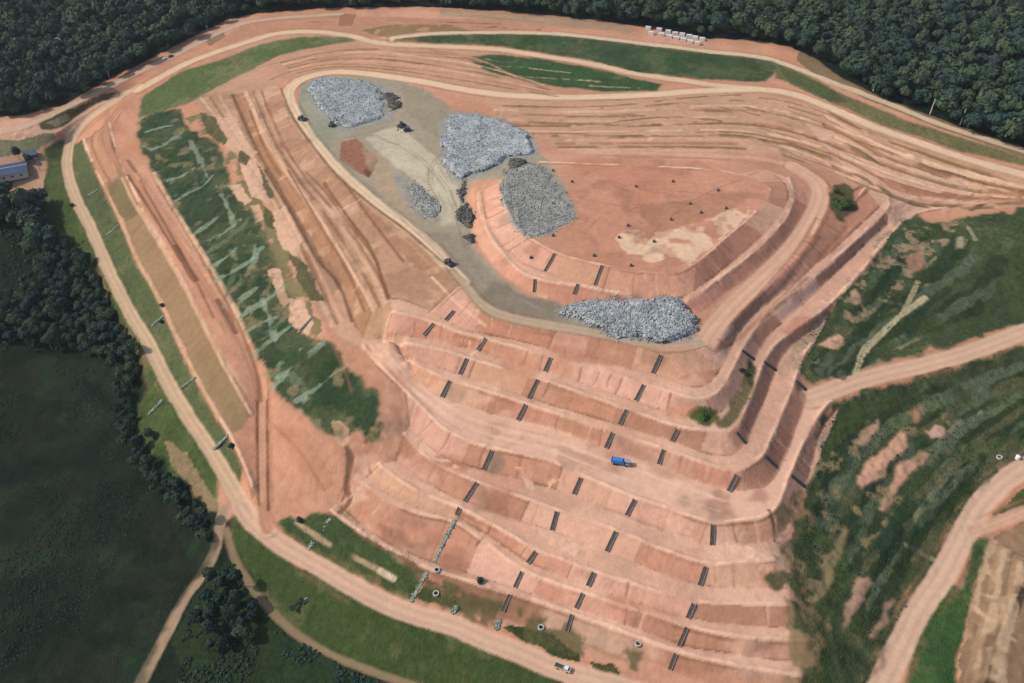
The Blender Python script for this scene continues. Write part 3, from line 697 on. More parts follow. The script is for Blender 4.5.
for p, c in (('856,484 866,460 887,448 902,432 909,435 907,445 892,460 874,481 859,490', (198, 152, 122)), ('928,448 920,466 897,494 887,514 879,511 889,489 902,463', (190, 146, 116)),
             ('841,523 848,531 838,564 826,595 808,603 818,582 831,554', (138, 124, 86)), ('859,577 869,582 866,598 851,621 843,631 848,605', (168, 136, 108)), ('887,603 895,598 887,618 874,639 870,636', (160, 132, 104)),
             ('928,432 936,424 944,426 942,434 932,438', (196, 160, 134)), ('908,412 922,404 924,414 914,424', (150, 118, 90)), ('850,440 862,428 880,420 878,428 862,444', (170, 140, 108)),
             ('848,292 856,290 860,300 852,304', (184, 150, 120)), ('903,256 922,250 924,268 910,276', (148, 112, 88)), ('955,238 964,236 962,248 954,250', (160, 150, 122)), ('780,330 800,318 815,318 812,328 796,340', (196, 138, 112)),
             ('838,350 815,344 800,352 812,346 836,334 842,338', (200, 158, 126)), ('878,660 890,640 884,668 874,683', (170, 134, 106))):
    paint(p, (104, 84, 56), rag=3, op=.6, soft=6)
    paint(p, c, rag=1.8, op=.95, cls=0, rel=.4, soft=1)

for p, c in (('377,522 400,530 416,545 410,551 385,541', (150, 106, 82)), ('438,552 466,560 468,574 440,572', (152, 108, 82)), ('482,488 510,492 508,516 484,512', (160, 112, 86)), ('486,452 502,455 504,474 487,472', (142, 118, 98)),
             ('352,460 372,450 368,472 352,486', (214, 168, 138)), ('345,488 362,486 368,500 350,506', (220, 178, 146)), ('396,452 420,462 440,476 420,482 398,470', (208, 158, 130)), ('455,462 470,466 462,474 448,468', (176, 110, 84)),
             ('424,585 455,597 470,612 440,612', (92, 88, 50)), ('596,470 640,490 660,508 625,498', (222, 180, 150))):
    paint(p, c, rag=1.4, op=.7, soft=2)
stroke('925,298 905,312 880,335 862,352 856,374', 1.5, (184, 170, 128), op=.9, rag=.8)
stroke('918,282 909,300 904,312', 1.3, (170, 158, 118), op=.8, rag=.8)
paint('800,336 830,305 870,262 895,232 925,225 960,222 950,240 925,262 905,285 870,312 840,345 812,368', (156, 134, 100), rag=2, op=.85, thr=(6, .2, 191), soft=1)
paint('810,470 840,440 880,425 940,400 960,430 920,470 880,530 850,600 820,640 806,600 800,540', (140, 120, 86), rag=2, op=.8, thr=(7, .27, 192), soft=1)
stroke('347,447 352,456 349,470 346,486 352,500 340,512', 1.0, (120, 84, 60), op=.85, rag=.8, h=-.5)
stroke('366,441 372,430 380,424', 1.0, (104, 76, 54), op=.8, rag=.6)

between('384,345 418,380 470,410 520,424 564,433 605,449 659,467 729,491', '362,346 404,391 445,432 493,449 533,456 583,476 635,498 713,523', (.2, .32, .5, .64, .8), .55, [(196, 150, 122), (232, 192, 162)], .6, (22, -.2), h=-.15)
for s in ('300,120 330,150 370,190 420,235 470,285', '372,135 410,150 445,185 455,215 470,262 500,300', '404,130 430,150 450,185', '380,128 350,138 320,140', '470,250 482,275 520,305 570,318', '440,150 425,175 440,205'):
    stroke(s, .6, (140, 128, 106), op=.6, rag=.6, brk=(16, -.3, 195), h=-.12)
    stroke(hp(s) + np.array([2.2, .6, 0]), .5, (146, 132, 110), op=.6, rag=.6, brk=(16, -.3, 196), h=-.12)
for s in ('600,180 640,195 690,190 735,200', '590,200 640,210 690,200', '640,250 660,225 700,195 740,180', '610,225 660,190', '585,235 600,215 650,200 720,205'):
    stroke(s, .6, (168, 112, 86), op=.6, rag=.7, brk=(16, -.2, 197), h=-.12)

# washouts running down the clay faces
for tp, te in (('C', 'T1'), ('K2', 'T2'), ('K3', 'T3'), ('K4', 'T4'), ('GK1', 'GT1'), ('GK2', 'GT2'), ('GK3', 'GT3'), ('GK4', 'GT4'), ('U1', 'U1t'), ('A1', 'A0'), ('C', 'B0')):
    a = resample(WL[tp], 4.0); tb = resample(WL[te], 2.0)
    for q in a[::1]:
        if random.random() < .3:
            e = tb[np.argmin(np.hypot(tb[:, 0] - q[0], tb[:, 1] - q[1]))]
            if np.hypot(*(e - q)[:2]) < 24:
                f = random.uniform(.5, 1.15); mid = q + (e - q) * .5 * f + np.array([random.uniform(-.8, .8), 0, 0])
                stroke(np.stack([q, mid, q + (e - q) * f]), random.uniform(.25, .5), random.choice(((150, 104, 80), (222, 176, 146), (140, 98, 74), (164, 112, 86))), op=.6, rag=.5, h=-.22)

GS = '137,122 155,112 180,110 188,130 206,138 222,152 230,185 244,205 258,215 270,242 280,278 298,306 300,335 322,338 336,347 352,370 377,396 383,424 381,442 366,438 358,430 342,440 319,430 301,412 278,394 265,371 250,342 225,291 202,255 177,214 154,169 140,143'
paint(GS, (98, 100, 68), rag=2, op=.42, thr=(14, .12, 201), soft=2)
paint(GS, (42, 58, 38), rag=2, op=.42, thr=(20, .1, 202), soft=2)
paint(GS, (138, 122, 88), rag=2, op=.7, thr=(7, .38, 203), soft=1)
for s in ('142,146 152,150 166,144 180,134', '176,200 190,192 204,186 212,176', '196,250 212,240 228,230 240,220', '214,282 232,272 250,262 262,248', '238,322 252,308 268,300 284,286', '256,352 270,342 286,330 298,318', '276,378 294,366 312,352 322,344', '296,402 316,388 334,374 346,366', '146,132 158,128 172,126', '168,180 180,178 194,168', '196,232 208,226 220,214', '206,268 222,262 236,248', '224,306 240,300 256,288', '246,332 262,322 280,316', '272,388 288,372 300,350', '300,406 312,392 326,380', '262,300 270,318 276,340', '190,140 200,160 208,178', '216,186 228,206 234,226', '250,232 256,252 252,268'):
    stroke(s, 1.4, (140, 150, 124), op=.75, rag=2.2, brk=(8, -.25, 204))
MD = '-80,350 115,358 135,430 180,482 204,520 222,545 197,578 166,622 140,690 -80,720'
paint(MD, (44, 58, 40), rag=3, op=.6, thr=(26, .05, 205), soft=3)
paint(MD, (44, 41, 32), rag=3, op=.5, thr=(34, .12, 206), soft=3)
paint(MD, (24, 32, 25), rag=3, op=.6, thr=(16, .12, 207), soft=2)
paint('428,576 470,590 520,606 570,626 640,652 640,676 590,662 520,642 455,612 425,603', (86, 84, 50), rag=2, op=.8, thr=(8, .0, 208), soft=1)
paint('393,40 434,35 510,34 564,35 628,43 679,49 730,55 775,61 778,70 765,82 700,79 628,71 590,60 533,52 500,46 430,43', (92, 98, 66), rag=1, op=.5, thr=(16, .08, 209), soft=2)
paint('140,100 150,92 180,72 220,60 260,45 300,37 350,37 356,41 322,46 280,55 250,70 215,88 190,103 160,112 138,118', (128, 124, 86), rag=1, op=.5, thr=(14, .08, 210), soft=2)

paint('686,413 698,406 714,409 720,418 712,427 698,426', (72, 86, 36), rag=1.2, op=.95, cls=1, rel=.4, soft=1)
paint('716,424 728,412 740,390 744,372 750,360 755,366 753,384 746,404 735,424 722,430', (92, 88, 54), rag=1.6, op=.85, cls=1, soft=1)
paint('744,372 750,358 756,366 752,390', (66, 66, 46), rag=1, op=.8, cls=1, soft=1)
paint('772,520 790,500 806,490 812,520 800,548 808,580 818,610 822,650 815,690 798,690 792,640 786,600 776,560', (132, 112, 76), rag=3, op=.8, thr=(8, .0, 211), soft=1)
paint('780,520 800,500 812,500 806,540 816,580 824,620 820,690 800,690 798,640 792,600 784,560', (64, 74, 44), rag=3, op=.85, thr=(10, .05, 212), soft=1)
# soil stains on the faces
for p, c in (('487,455 500,452 500,475 488,475', (136, 112, 92)), ('474,492 490,488 492,512 470,512', (150, 114, 88)), ('640,452 690,462 700,480 660,478', (172, 132, 106)), ('618,440 640,442 650,455 618,450', (150, 118, 92)),
             ('740,500 760,488 768,492 766,505', (160, 112, 90)), ('440,392 450,383 470,390 462,402', (168, 134, 108)), ('560,360 610,368 580,352 540,342', (176, 116, 86)), ('470,462 440,452 430,462 448,470', (160, 104, 80)),
             ('660,415 690,418 700,408 680,402', (184, 126, 96)), ('500,350 540,362 530,378 500,366', (190, 132, 100)), ('680,545 708,548 700,560 672,556', (206, 154, 126)), ('565,420 600,432 600,444 570,436', (168, 126, 94)),
             ('600,600 640,612 680,620 670,612 620,594', (178, 124, 94)), ('440,545 470,552 460,568 438,562', (172, 122, 96)), ('480,470 530,480 510,500 486,490', (196, 140, 114)), ('410,452 440,462 436,474 420,470', (180, 130, 100))):
    paint(p, c, rag=2.0, op=.6, soft=3)
for p in ('430,454 450,462 462,470 455,475 440,468', '512,468 545,472 560,478 548,488 525,486', '540,535 580,545 575,556 550,548', '725,545 770,552 775,560 740,560', '540,290 560,296 556,300 540,298', '820,300 830,290 834,296 826,304', '470,345 480,352 470,358'):
    paint(p, (228, 184, 152), rag=2.0, op=.75, thr=(6, -.1, 127), rel=.5)

# relief
bare = (CLS == 0)
DET += np.where(bare, .20 * NM + .10 * NF, .06 * NF) * np.where(far > 0, 0, 1)
DET += np.where((CLS == 1), .45 * NM + .3 * NF, 0) * np.where(far > 0, 0, 1)
# rain gullies on the clay faces
gy, gx = np.gradient(blur(GZ, 3), ys, xs)
slope = np.hypot(gx, gy)
gul = vnoise((GX * gy - GY * gx) / np.maximum(slope, .05) / 2.6, GZ * .05, 131)
DET += np.where(bare & (slope > .22), -.28 * np.clip(gul, 0, 1), 0)
A *= (1 - .10 * np.where(bare & (slope > .22), np.clip(gul, 0, 1), 0))[..., None]
GZ += blur(DET, 1)
A = np.clip(A, .004, .85)
CLS[far > 0] = 1
ga, gb = np.gradient(GZ, ys, xs)
NRM = np.stack([-gb, -ga, np.ones_like(GZ)], -1)
NRM /= np.linalg.norm(NRM, axis=-1, keepdims=True)


def ground(x, y):
    i = int(np.clip(np.searchsorted(ys, y) - 1, 0, ny - 2)); j = int(np.clip(np.searchsorted(xs, x) - 1, 0, nx - 2))
    u = (x - xs[j]) / (xs[j + 1] - xs[j]); v = (y - ys[i]) / (ys[i + 1] - ys[i])
    return float(GZ[i, j] * (1 - u) * (1 - v) + GZ[i, j + 1] * u * (1 - v) + GZ[i + 1, j] * (1 - u) * v + GZ[i + 1, j + 1] * u * v)


def at(px, py):
    p = hit(np.array([px]), np.array([py]))[0]
    return Vector((p[0], p[1], ground(p[0], p[1])))


# ------------------------------------------------------------------ materials
def new_mat(name, rough=.9, spec=.15):
    m = bpy.data.materials.new(name); m.use_nodes = True
    b = m.node_tree.nodes['Principled BSDF']
    b.inputs['Roughness'].default_value = rough
    b.inputs['Specular IOR Level'].default_value = spec
    return m, m.node_tree.nodes, m.node_tree.links, b


def soil_material(name, s1, s2, bump, amt):
    m, n, l, b = new_mat(name, .95, .05)
    at_ = n.new('ShaderNodeAttribute'); at_.attribute_name = 'albedo'
    tc = n.new('ShaderNodeTexCoord')
    n1 = n.new('ShaderNodeTexNoise'); n1.inputs['Scale'].default_value = s1; n1.inputs['Detail'].default_value = 5; n1.inputs['Roughness'].default_value = .65
    n2 = n.new('ShaderNodeTexNoise'); n2.inputs['Scale'].default_value = s2; n2.inputs['Detail'].default_value = 4
    l.new(tc.outputs['Object'], n1.inputs['Vector']); l.new(tc.outputs['Object'], n2.inputs['Vector'])
    mr = n.new('ShaderNodeMapRange'); mr.inputs['From Min'].default_value = .25; mr.inputs['From Max'].default_value = .75
    mr.inputs['To Min'].default_value = 1 - amt; mr.inputs['To Max'].default_value = 1 + amt
    l.new(n1.outputs['Fac'], mr.inputs['Value'])
    mx = n.new('ShaderNodeVectorMath'); mx.operation = 'SCALE'
    l.new(at_.outputs['Color'], mx.inputs[0]); l.new(mr.outputs['Result'], mx.inputs['Scale'])
    l.new(mx.outputs['Vector'], b.inputs['Base Color'])
    bp = n.new('ShaderNodeBump'); bp.inputs['Strength'].default_value = .7; bp.inputs['Distance'].default_value = bump
    l.new(n2.outputs['Fac'], bp.inputs['Height']); l.new(bp.outputs['Normal'], b.inputs['Normal'])
    return m


M_SOIL = soil_material('clay_soil', .35, .8, .3, .12)
M_GRASS = soil_material('rough_grass', .5, 1.2, .9, .32)
M_ROAD = soil_material('packed_road', .4, 1.0, .2, .09)


def plain(name, col, rough=.7, spec=.3, var=.12, scale=1.5, metal=0):
    m, n, l, b = new_mat(name, rough, spec)
    tc = n.new('ShaderNodeTexCoord'); nz = n.new('ShaderNodeTexNoise')
    nz.inputs['Scale'].default_value = scale; nz.inputs['Detail'].default_value = 4
    l.new(tc.outputs['Object'], nz.inputs['Vector'])
    cr = n.new('ShaderNodeValToRGB')
    cr.color_ramp.elements[0].position = .3; cr.color_ramp.elements[1].position = .7
    cr.color_ramp.elements[0].color = (*[c * (1 - var) for c in col], 1)
    cr.color_ramp.elements[1].color = (*[min(1, c * (1 + var)) for c in col], 1)
    l.new(nz.outputs['Fac'], cr.inputs['Fac']); l.new(cr.outputs['Color'], b.inputs['Base Color'])
    b.inputs['Metallic'].default_value = metal
    return m


def leaf_material(name, c0, c1):
    m, n, l, b = new_mat(name, .85, .08)
    g = n.new('ShaderNodeNewGeometry'); oi = n.new('ShaderNodeObjectInfo')
    ad = n.new('ShaderNodeMath'); ad.operation = 'ADD'
    l.new(g.outputs['Random Per Island'], ad.inputs[0]); l.new(oi.outputs['Random'], ad.inputs[1])
    hf = n.new('ShaderNodeMath'); hf.operation = 'MULTIPLY'; hf.inputs[1].default_value = .5
    l.new(ad.outputs[0], hf.inputs[0])
    cr = n.new('ShaderNodeValToRGB')
    cr.color_ramp.elements[0].position = .15; cr.color_ramp.elements[1].position = .9
    cr.color_ramp.elements[0].color = (*c0, 1); cr.color_ramp.elements[1].color = (*c1, 1)
    l.new(hf.outputs[0], cr.inputs['Fac']); l.new(cr.outputs['Color'], b.inputs['Base Color'])
    return m


def waste_material(name, base, light, tint=(.97, 1.0, .97)):
    m, n, l, b = new_mat(name, .8, .2)
    tc = n.new('ShaderNodeTexCoord')
    vo = n.new('ShaderNodeTexVoronoi'); vo.inputs['Scale'].default_value = .95
    l.new(tc.outputs['Object'], vo.inputs['Vector'])
    nz = n.new('ShaderNodeTexNoise'); nz.inputs['Scale'].default_value = .09; nz.inputs['Detail'].default_value = 4
    l.new(tc.outputs['Object'], nz.inputs['Vector'])
    cr = n.new('ShaderNodeValToRGB')
    e = cr.color_ramp.elements
    e[0].position = 0; e[0].color = (base * .72 * tint[0], base * .72 * tint[1], base * .72 * tint[2], 1)
    e[1].position = 1; e[1].color = (light * tint[0], light * tint[1], light * tint[2], 1)
    for p, c in ((.2, (base, base * 1.01, base * 1.0)), (.5, (base * 1.3, base * 1.32, base * 1.36)), (.72, (base * .9, base * .95, base * 1.06)), (.84, (base * 1.5, base * 1.42, base * 1.3))):
        q = e.new(p); q.color = (c[0] * tint[0], c[1] * tint[1], c[2] * tint[2], 1)
    sp = n.new('ShaderNodeSeparateColor'); l.new(vo.outputs['Color'], sp.inputs['Color'])
    l.new(sp.outputs['Red'], cr.inputs['Fac'])
    mr = n.new('ShaderNodeMapRange'); mr.inputs['From Min'].default_value = .3; mr.inputs['From Max'].default_value = .7; mr.inputs['To Min'].default_value = .78; mr.inputs['To Max'].default_value = 1.15
    l.new(nz.outputs['Fac'], mr.inputs['Value'])
    vm = n.new('ShaderNodeVectorMath'); vm.operation = 'SCALE'
    l.new(cr.outputs['Color'], vm.inputs[0]); l.new(mr.outputs['Result'], vm.inputs['Scale']); l.new(vm.outputs['Vector'], b.inputs['Base Color'])
    bp = n.new('ShaderNodeBump'); bp.inputs['Strength'].default_value = .6; bp.inputs['Distance'].default_value = .3
    l.new(vo.outputs['Distance'], bp.inputs['Height']); l.new(bp.outputs['Normal'], b.inputs['Normal'])
    return m


M_WASTE = waste_material('mixed_refuse', .24, .37)
M_WASTE2 = waste_material('weathered_refuse', .235, .28)
M_WASTE3 = waste_material('dusty_refuse', .205, .25, (1.0, .97, .84))
M_DARK = plain('burnt_refuse', (.085, .082, .07), .95, .05, .75, .9)
M_CONC = plain('concrete', (.34, .33, .28), .9, .15)
M_STONE = plain('mossy_stone', (.23, .24, .19), .9, .1, .4, 1.2)
M_BED = plain('dark_channel_bed', (.06, .048, .04), .85, .2, .4, 1.5)
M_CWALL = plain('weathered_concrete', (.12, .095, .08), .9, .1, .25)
M_RIM = plain('pale_concrete', (.22, .18, .15), .9, .1, .25)
M_DUSTY = plain('dusty_paint', (.45, .38, .31), .8, .2, .1)
M_WHITE = plain('white_paint', (.6, .59, .56), .45, .4, .04)
M_BLUE = plain('blue_paint', (.035, .16, .42), .45, .4, .06)
M_GREYB = plain('grey_blue_paint', (.18, .25, .33), .5, .4, .06)
M_ROOF = plain('blue_sheet_roof', (.035, .055, .11), .5, .4, .15, .5)
M_CREAM = plain('cream_render', (.55, .50, .42), .9, .1, .06)
M_GLASS = plain('dark_glass', (.03, .04, .05), .15, .5, .02)
M_RUBBER = plain('black_rubber', (.02, .02, .02), .9, .1)
M_YEL = plain('yellow_machine_paint', (.48, .30, .03), .5, .4, .08)
M_STEEL = plain('dark_steel', (.06, .06, .06), .6, .4, .2)
M_DCAR = plain('dark_car_paint', (.05, .055, .065), .3, .5, .05)
M_BARK = plain('bark', (.16, .13, .10), .95, .05, .3, 2)
M_LEAF = [leaf_material('dark_foliage', (.018, .034, .025), (.034, .056, .036)), leaf_material('mid_foliage', (.028, .048, .028), (.052, .078, .042)), leaf_material('blue_green_foliage', (.018, .034, .030), (.032, .054, .044))]
M_OLIVE = leaf_material('olive_foliage', (.036, .052, .028), (.066, .084, .046))
M_PALELEAF = leaf_material('pale_blossom', (.24, .25, .18), (.42, .42, .34))
M_BRIGHTLEAF = leaf_material('fresh_foliage', (.03, .055, .018), (.085, .12, .05))


# ------------------------------------------------------------------ mesh helpers
class MB:
    def __init__(s):
        s.v = []; s.f = []
    def add(s, vs, fs):
        o = len(s.v); s.v += [tuple(q) for q in vs]; s.f += [tuple(i + o for i in f) for f in fs]
    def box(s, c, size, M=None, taper=1.0, bev=0.0):
        x, y, z = size[0] / 2, size[1] / 2, size[2] / 2
        t = taper
        vs = [(-x, -y, -z), (x, -y, -z), (x, y, -z), (-x, y, -z), (-x * t, -y * t, z), (x * t, -y * t, z), (x * t, y * t, z), (-x * t, y * t, z)]
        vs = [Vector(q) for q in vs]
        if M is not None: vs = [M @ q for q in vs]
        vs = [q + Vector(c) for q in vs]
        s.add(vs, [(0, 3, 2, 1), (4, 5, 6, 7), (0, 1, 5, 4), (1, 2, 6, 5), (2, 3, 7, 6), (3, 0, 4, 7)])
    def cyl(s, a, b, r0, r1=None, n=10, cap=True):
        a = Vector(a); b = Vector(b); r1 = r0 if r1 is None else r1
        d = (b - a).normalized()
        u = d.orthogonal().normalized(); w = d.cross(u)
        vs = []
        for c, r in ((a, r0), (b, r1)):
            for k in range(n):
                t = 2 * math.pi * k / n
                vs.append(c + (u * math.cos(t) + w * math.sin(t)) * r)
        fs = [(k, (k + 1) % n, n + (k + 1) % n, n + k) for k in range(n)]
        if cap: fs += [tuple(range(n - 1, -1, -1)), tuple(range(n, 2 * n))]
        s.add(vs, fs)
    def ring(s, c, r0, r1, h, n=18):
        vs = []
        for r, z in ((r1, 0), (r1, h), (r0, h), (r0, 0)):
            for k in range(n):
                t = 2 * math.pi * k / n
                vs.append((c[0] + r * math.cos(t), c[1] + r * math.sin(t), c[2] + z))
        fs = []
        for q in range(3):
            for k in range(n):
                fs.append((q * n + k, q * n + (k + 1) % n, (q + 1) * n + (k + 1) % n, (q + 1) * n + k))
        s.add(vs, fs)
    def mesh(s, name):
        me = bpy.data.meshes.new(name)
        me.from_pydata([tuple(q) for q in s.v], [], s.f); me.update()
        return me


def obj(name, mb, mat, parent=None, smooth=False):
    me = mb.mesh(name) if isinstance(mb, MB) else mb
    if len(me.materials) == 0: me.materials.append(mat)
    if smooth: me.polygons.foreach_set('use_smooth', np.ones(len(me.polygons), bool))
    o = bpy.data.objects.new(name, me); COL.objects.link(o)
    if parent: o.parent = parent
    return o


def tag(o, label, cat, group=None, kind=None):
    if label: o['label'] = label
    if cat: o['category'] = cat
    if group: o['group'] = group
    if kind: o['kind'] = kind
    return o


def thing(name, label, cat, loc, rz=0, group=None):
    o = bpy.data.objects.new(name, None); COL.objects.link(o)
    o.location = loc; o.rotation_euler = (0, 0, rz); o.empty_display_size = 1
    return tag(o, label, cat, group)


def dup(root, loc, rz, label, group=None, scale=None):
    r = root.copy(); COL.objects.link(r)
    r.location = loc; r.rotation_euler = (0, 0, rz)
    if scale is not None: r.scale = scale
    r['label'] = label
    if group: r['group'] = group
    for ch in list(root.children):
        c = ch.copy(); COL.objects.link(c); c.parent = r
        for g in ch.children:
            d = g.copy(); COL.objects.link(d); d.parent = c
    return r


def np_mesh(name, V, F, mat):
    me = bpy.data.meshes.new(name)
    V = np.asarray(V, np.float32); F = np.asarray(F, np.int32)
    k = F.shape[1]
    me.vertices.add(len(V)); me.vertices.foreach_set('co', V.ravel())
    me.loops.add(F.size); me.loops.foreach_set('vertex_index', F.ravel())
    me.polygons.add(len(F)); me.polygons.foreach_set('loop_start', np.arange(0, F.size, k, dtype=np.int32))
    me.update(calc_edges=True)
    me.materials.append(mat)
    return me


# ------------------------------------------------------------------ ground sheets (one grid, shared edges)
VALL = np.stack([GX, GY, GZ], -1).reshape(-1, 3)
AALL = A.reshape(-1, 3); NALL = NRM.reshape(-1, 3)
ii, jj = np.meshgrid(np.arange(ny - 1), np.arange(nx - 1), indexing='ij')
q0 = (ii * nx + jj).ravel()
FALL = np.stack([q0, q0 + 1, q0 + nx + 1, q0 + nx], 1)
FC = CLS[:-1, :-1].ravel()


def sheet(name, sel, mat, kind):
    F = FALL[sel]
    if len(F) == 0: return
    u, inv = np.unique(F.ravel(), return_inverse=True)
    me = np_mesh(name, VALL[u], inv.reshape(-1, 4), mat)
    ca = me.attributes.new('albedo', 'FLOAT_COLOR', 'POINT')
    ca.data.foreach_set('color', np.concatenate([AALL[u], np.ones((len(u), 1))], 1).astype(np.float32).ravel())
    me.polygons.foreach_set('use_smooth', np.ones(len(F), bool))
    me.normals_split_custom_set_from_vertices(NALL[u].astype(np.float32))
    o = bpy.data.objects.new(name, me); COL.objects.link(o)
    o['kind'] = kind
    return o


sheet('ground', FC == 0, M_SOIL, 'structure')
o = sheet('grass', FC == 1, M_GRASS, 'stuff'); tag(o, 'rough green grass covering the banks and the land round the bare site', 'grass')
sheet('haul_road', FC == 2, M_ROAD, 'structure')
for k, v in road_ids.items():
    sheet(k, FC == v, M_ROAD, 'structure')

# ------------------------------------------------------------------ drainage chutes on the bench faces
def chute(name, p1, p2, label, cat, group, w=1.7, mats=(M_BED, M_CWALL), rocks=0, wall=.45):
    a = at(*p1); b = at(*p2)
    ctr = (a + b) / 2
    d = b - a; ln = d.length; d.normalize()
    side = Vector((d.y, -d.x, 0)).normalized(); up = side.cross(d).normalized()
    if up.z < 0: up = -up
    root = thing(name, label, cat, ctr, 0, group)
    M = Matrix((side, d, up)).transposed()
    bed = MB()
    nst = max(4, int(ln / 1.1))
    for k in range(nst):          # stepped bed
        t = (k + .5) / nst - .5
        bed.box(d * (t * ln) + up * (.1 + .05 * (k % 2)), (w, ln / nst + .04 * (k % 2), .5), M)
    obj('channel_bed', bed, mats[0], root)
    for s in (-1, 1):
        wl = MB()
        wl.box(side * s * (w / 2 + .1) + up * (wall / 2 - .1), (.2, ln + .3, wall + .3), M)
        obj('side_wall', wl, (mats[1] if rocks else M_BED) if s > 0 else (mats[1] if rocks else M_RIM), root)  # dark chutes: one wall matches the bed, the opposite one is paler
    if rocks:
        r = MB()
        for k in range(rocks):
            t = random.random() - .5
            q = d * (t * ln) + side * random.uniform(-1, 1) * w * .9 + up * .3
            s = random.uniform(.3, .8)
            r.box(q, (s, s * random.uniform(.6, 1.2), s * .8), Euler((random.random() * 3, random.random() * 3, random.random() * 3)).to_matrix(), .6)
        ru = obj('rubble', r, M_STONE, root); ru['kind'] = 'stuff'
    return root


ORD = ['first', 'second', 'third', 'fourth', 'fifth', 'sixth']
FRONT = [
    ('top red face above the haul road', [(454, 311, 446, 320), (661, 355, 653, 373)]),
    ('second red face above the haul road', [(434, 324, 424, 335), (486, 339, 478, 350), (551, 358, 545, 371), (644, 385, 636, 400)]),
    ('third red face above the haul road', [(467, 359, 460, 374), (538, 380, 529, 398), (627, 410, 620, 424), (678, 430, 672, 441)]),
    ('lowest red face above the haul road', [(450, 381, 442, 397), (526, 405, 518, 420), (613, 433, 606, 448), (664, 450, 659, 464), (737, 475, 729, 491)]),
    ('first face under the haul road', [(492, 451, 484, 469), (581, 478, 574, 494), (635, 500, 627, 515), (713, 525, 712, 545)]),
    ('second red face under the haul road', [(477, 483, 465, 501), (557, 512, 552, 530), (616, 532, 607, 551), (706, 567, 700, 585)]),
    ('third red face under the haul road', [(460, 509, 457, 515), (536, 552, 528, 563), (594, 573, 588, 586), (694, 604, 688, 618)]),
    ('fourth red face under the haul road', [(522, 572, 515, 587), (583, 594, 576, 608), (687, 628, 679, 646)]),
    ('lowest dull face', [(510, 595, 503, 611), (572, 615, 567, 631), (676, 654, 670, 669)]),
]
for face, cs in FRONT:
    for k, (a, b, c, d) in enumerate(cs):
        chute('drainage_chute', (a, b), (c, d), f'dark chute on the {face}, {ORD[k]} from the left', 'drainage chute', 'dark drainage chutes down the bench faces', w=1.05 if face.startswith(('fourth', 'lowest dull')) else 1.35)
RIGHT = [((742, 351, 754, 359), 'short dark chute at the upper end of the olive grass strip on the right flank'),
         ((764, 362, 776, 370), 'middle of three short dark chutes on the right flank above the road bend'),
         ((796, 381, 806, 390), 'short dark chute ending at the bend where the pale valley road begins'),
         ((737, 432, 746, 443), 'short dark chute on the right flank just below the small green patch'),
         ((765, 456, 777, 467), 'short dark chute ending at the left edge of the steep haul road ramp'),
         ((791, 476, 805, 487), 'short dark chute falling from the haul road ramp to the right hillside grass'),
         ((555, 254, 545, 271), 'thin dark chute on the top mound face, nearest the grey-green refuse'),
         ((602, 266, 595, 285), 'thin dark chute on the top mound face, directly above the pale speckled heap'),
         ((535, 280, 534, 292), 'thin dark chute on the lower face of the upper mound, left of another'),
         ((578, 285, 574, 294), 'thin dark chute on the lower face of the upper mound, near the heap corner')]
for (a, b, c, d), lab in RIGHT:
    chute('drainage_chute', (a, b), (c, d), lab, 'drainage chute', 'dark drainage chutes down the bench faces', w=1.0 if 'thin' in lab else 1.3)
PALE = [((196, 378, 181, 389), 'pale stone-lined channel on the left grass strip, opposite another across the road'),
        ((163, 400, 149, 414), 'pale stone-lined channel below the left perimeter road, ending at the trees'),
        ((228, 436, 214, 449), 'pale straight channel at the lower tip of the tan west face'),
        ((119, 225, 107, 235), 'pale stone channel on the left grass strip by the olive end of tan face'),
        ((164, 316, 152, 326), 'pale stone channel half way down the left grass strip, shrubs beside it'),
        ((98, 190, 88, 196), 'highest small pale stone channel on the left grass strip'),
        ((331, 518, 308, 550), 'long pale narrow channel crossing the grass strips to the bottom perimeter road'),
        ((427, 572, 411, 602), 'pale stone-lined channel down the green face beside two concrete rings'),
        ((313, 317, 298, 334), 'dark edged channel beside the bare square patch on the green bank'),
        ((455, 520, 434, 562), 'long thin stone channel on the red face above two concrete rings'),
        ((457, 606, 452, 614), 'stubby pale channel outlet at the bottom perimeter road beside the green patch'),
        ((500, 619, 496, 630), 'stubby pale channel outlet beside the dark green wedge along the bottom road')]
for (a, b, c, d), lab in PALE:
    chute('stone_channel', (a, b), (c, d), lab, 'channel', 'stone channels on the grassed slopes', w=1.0, mats=(M_STONE if 'dark edged' not in lab else M_BED, M_STONE), rocks=60, wall=.2)

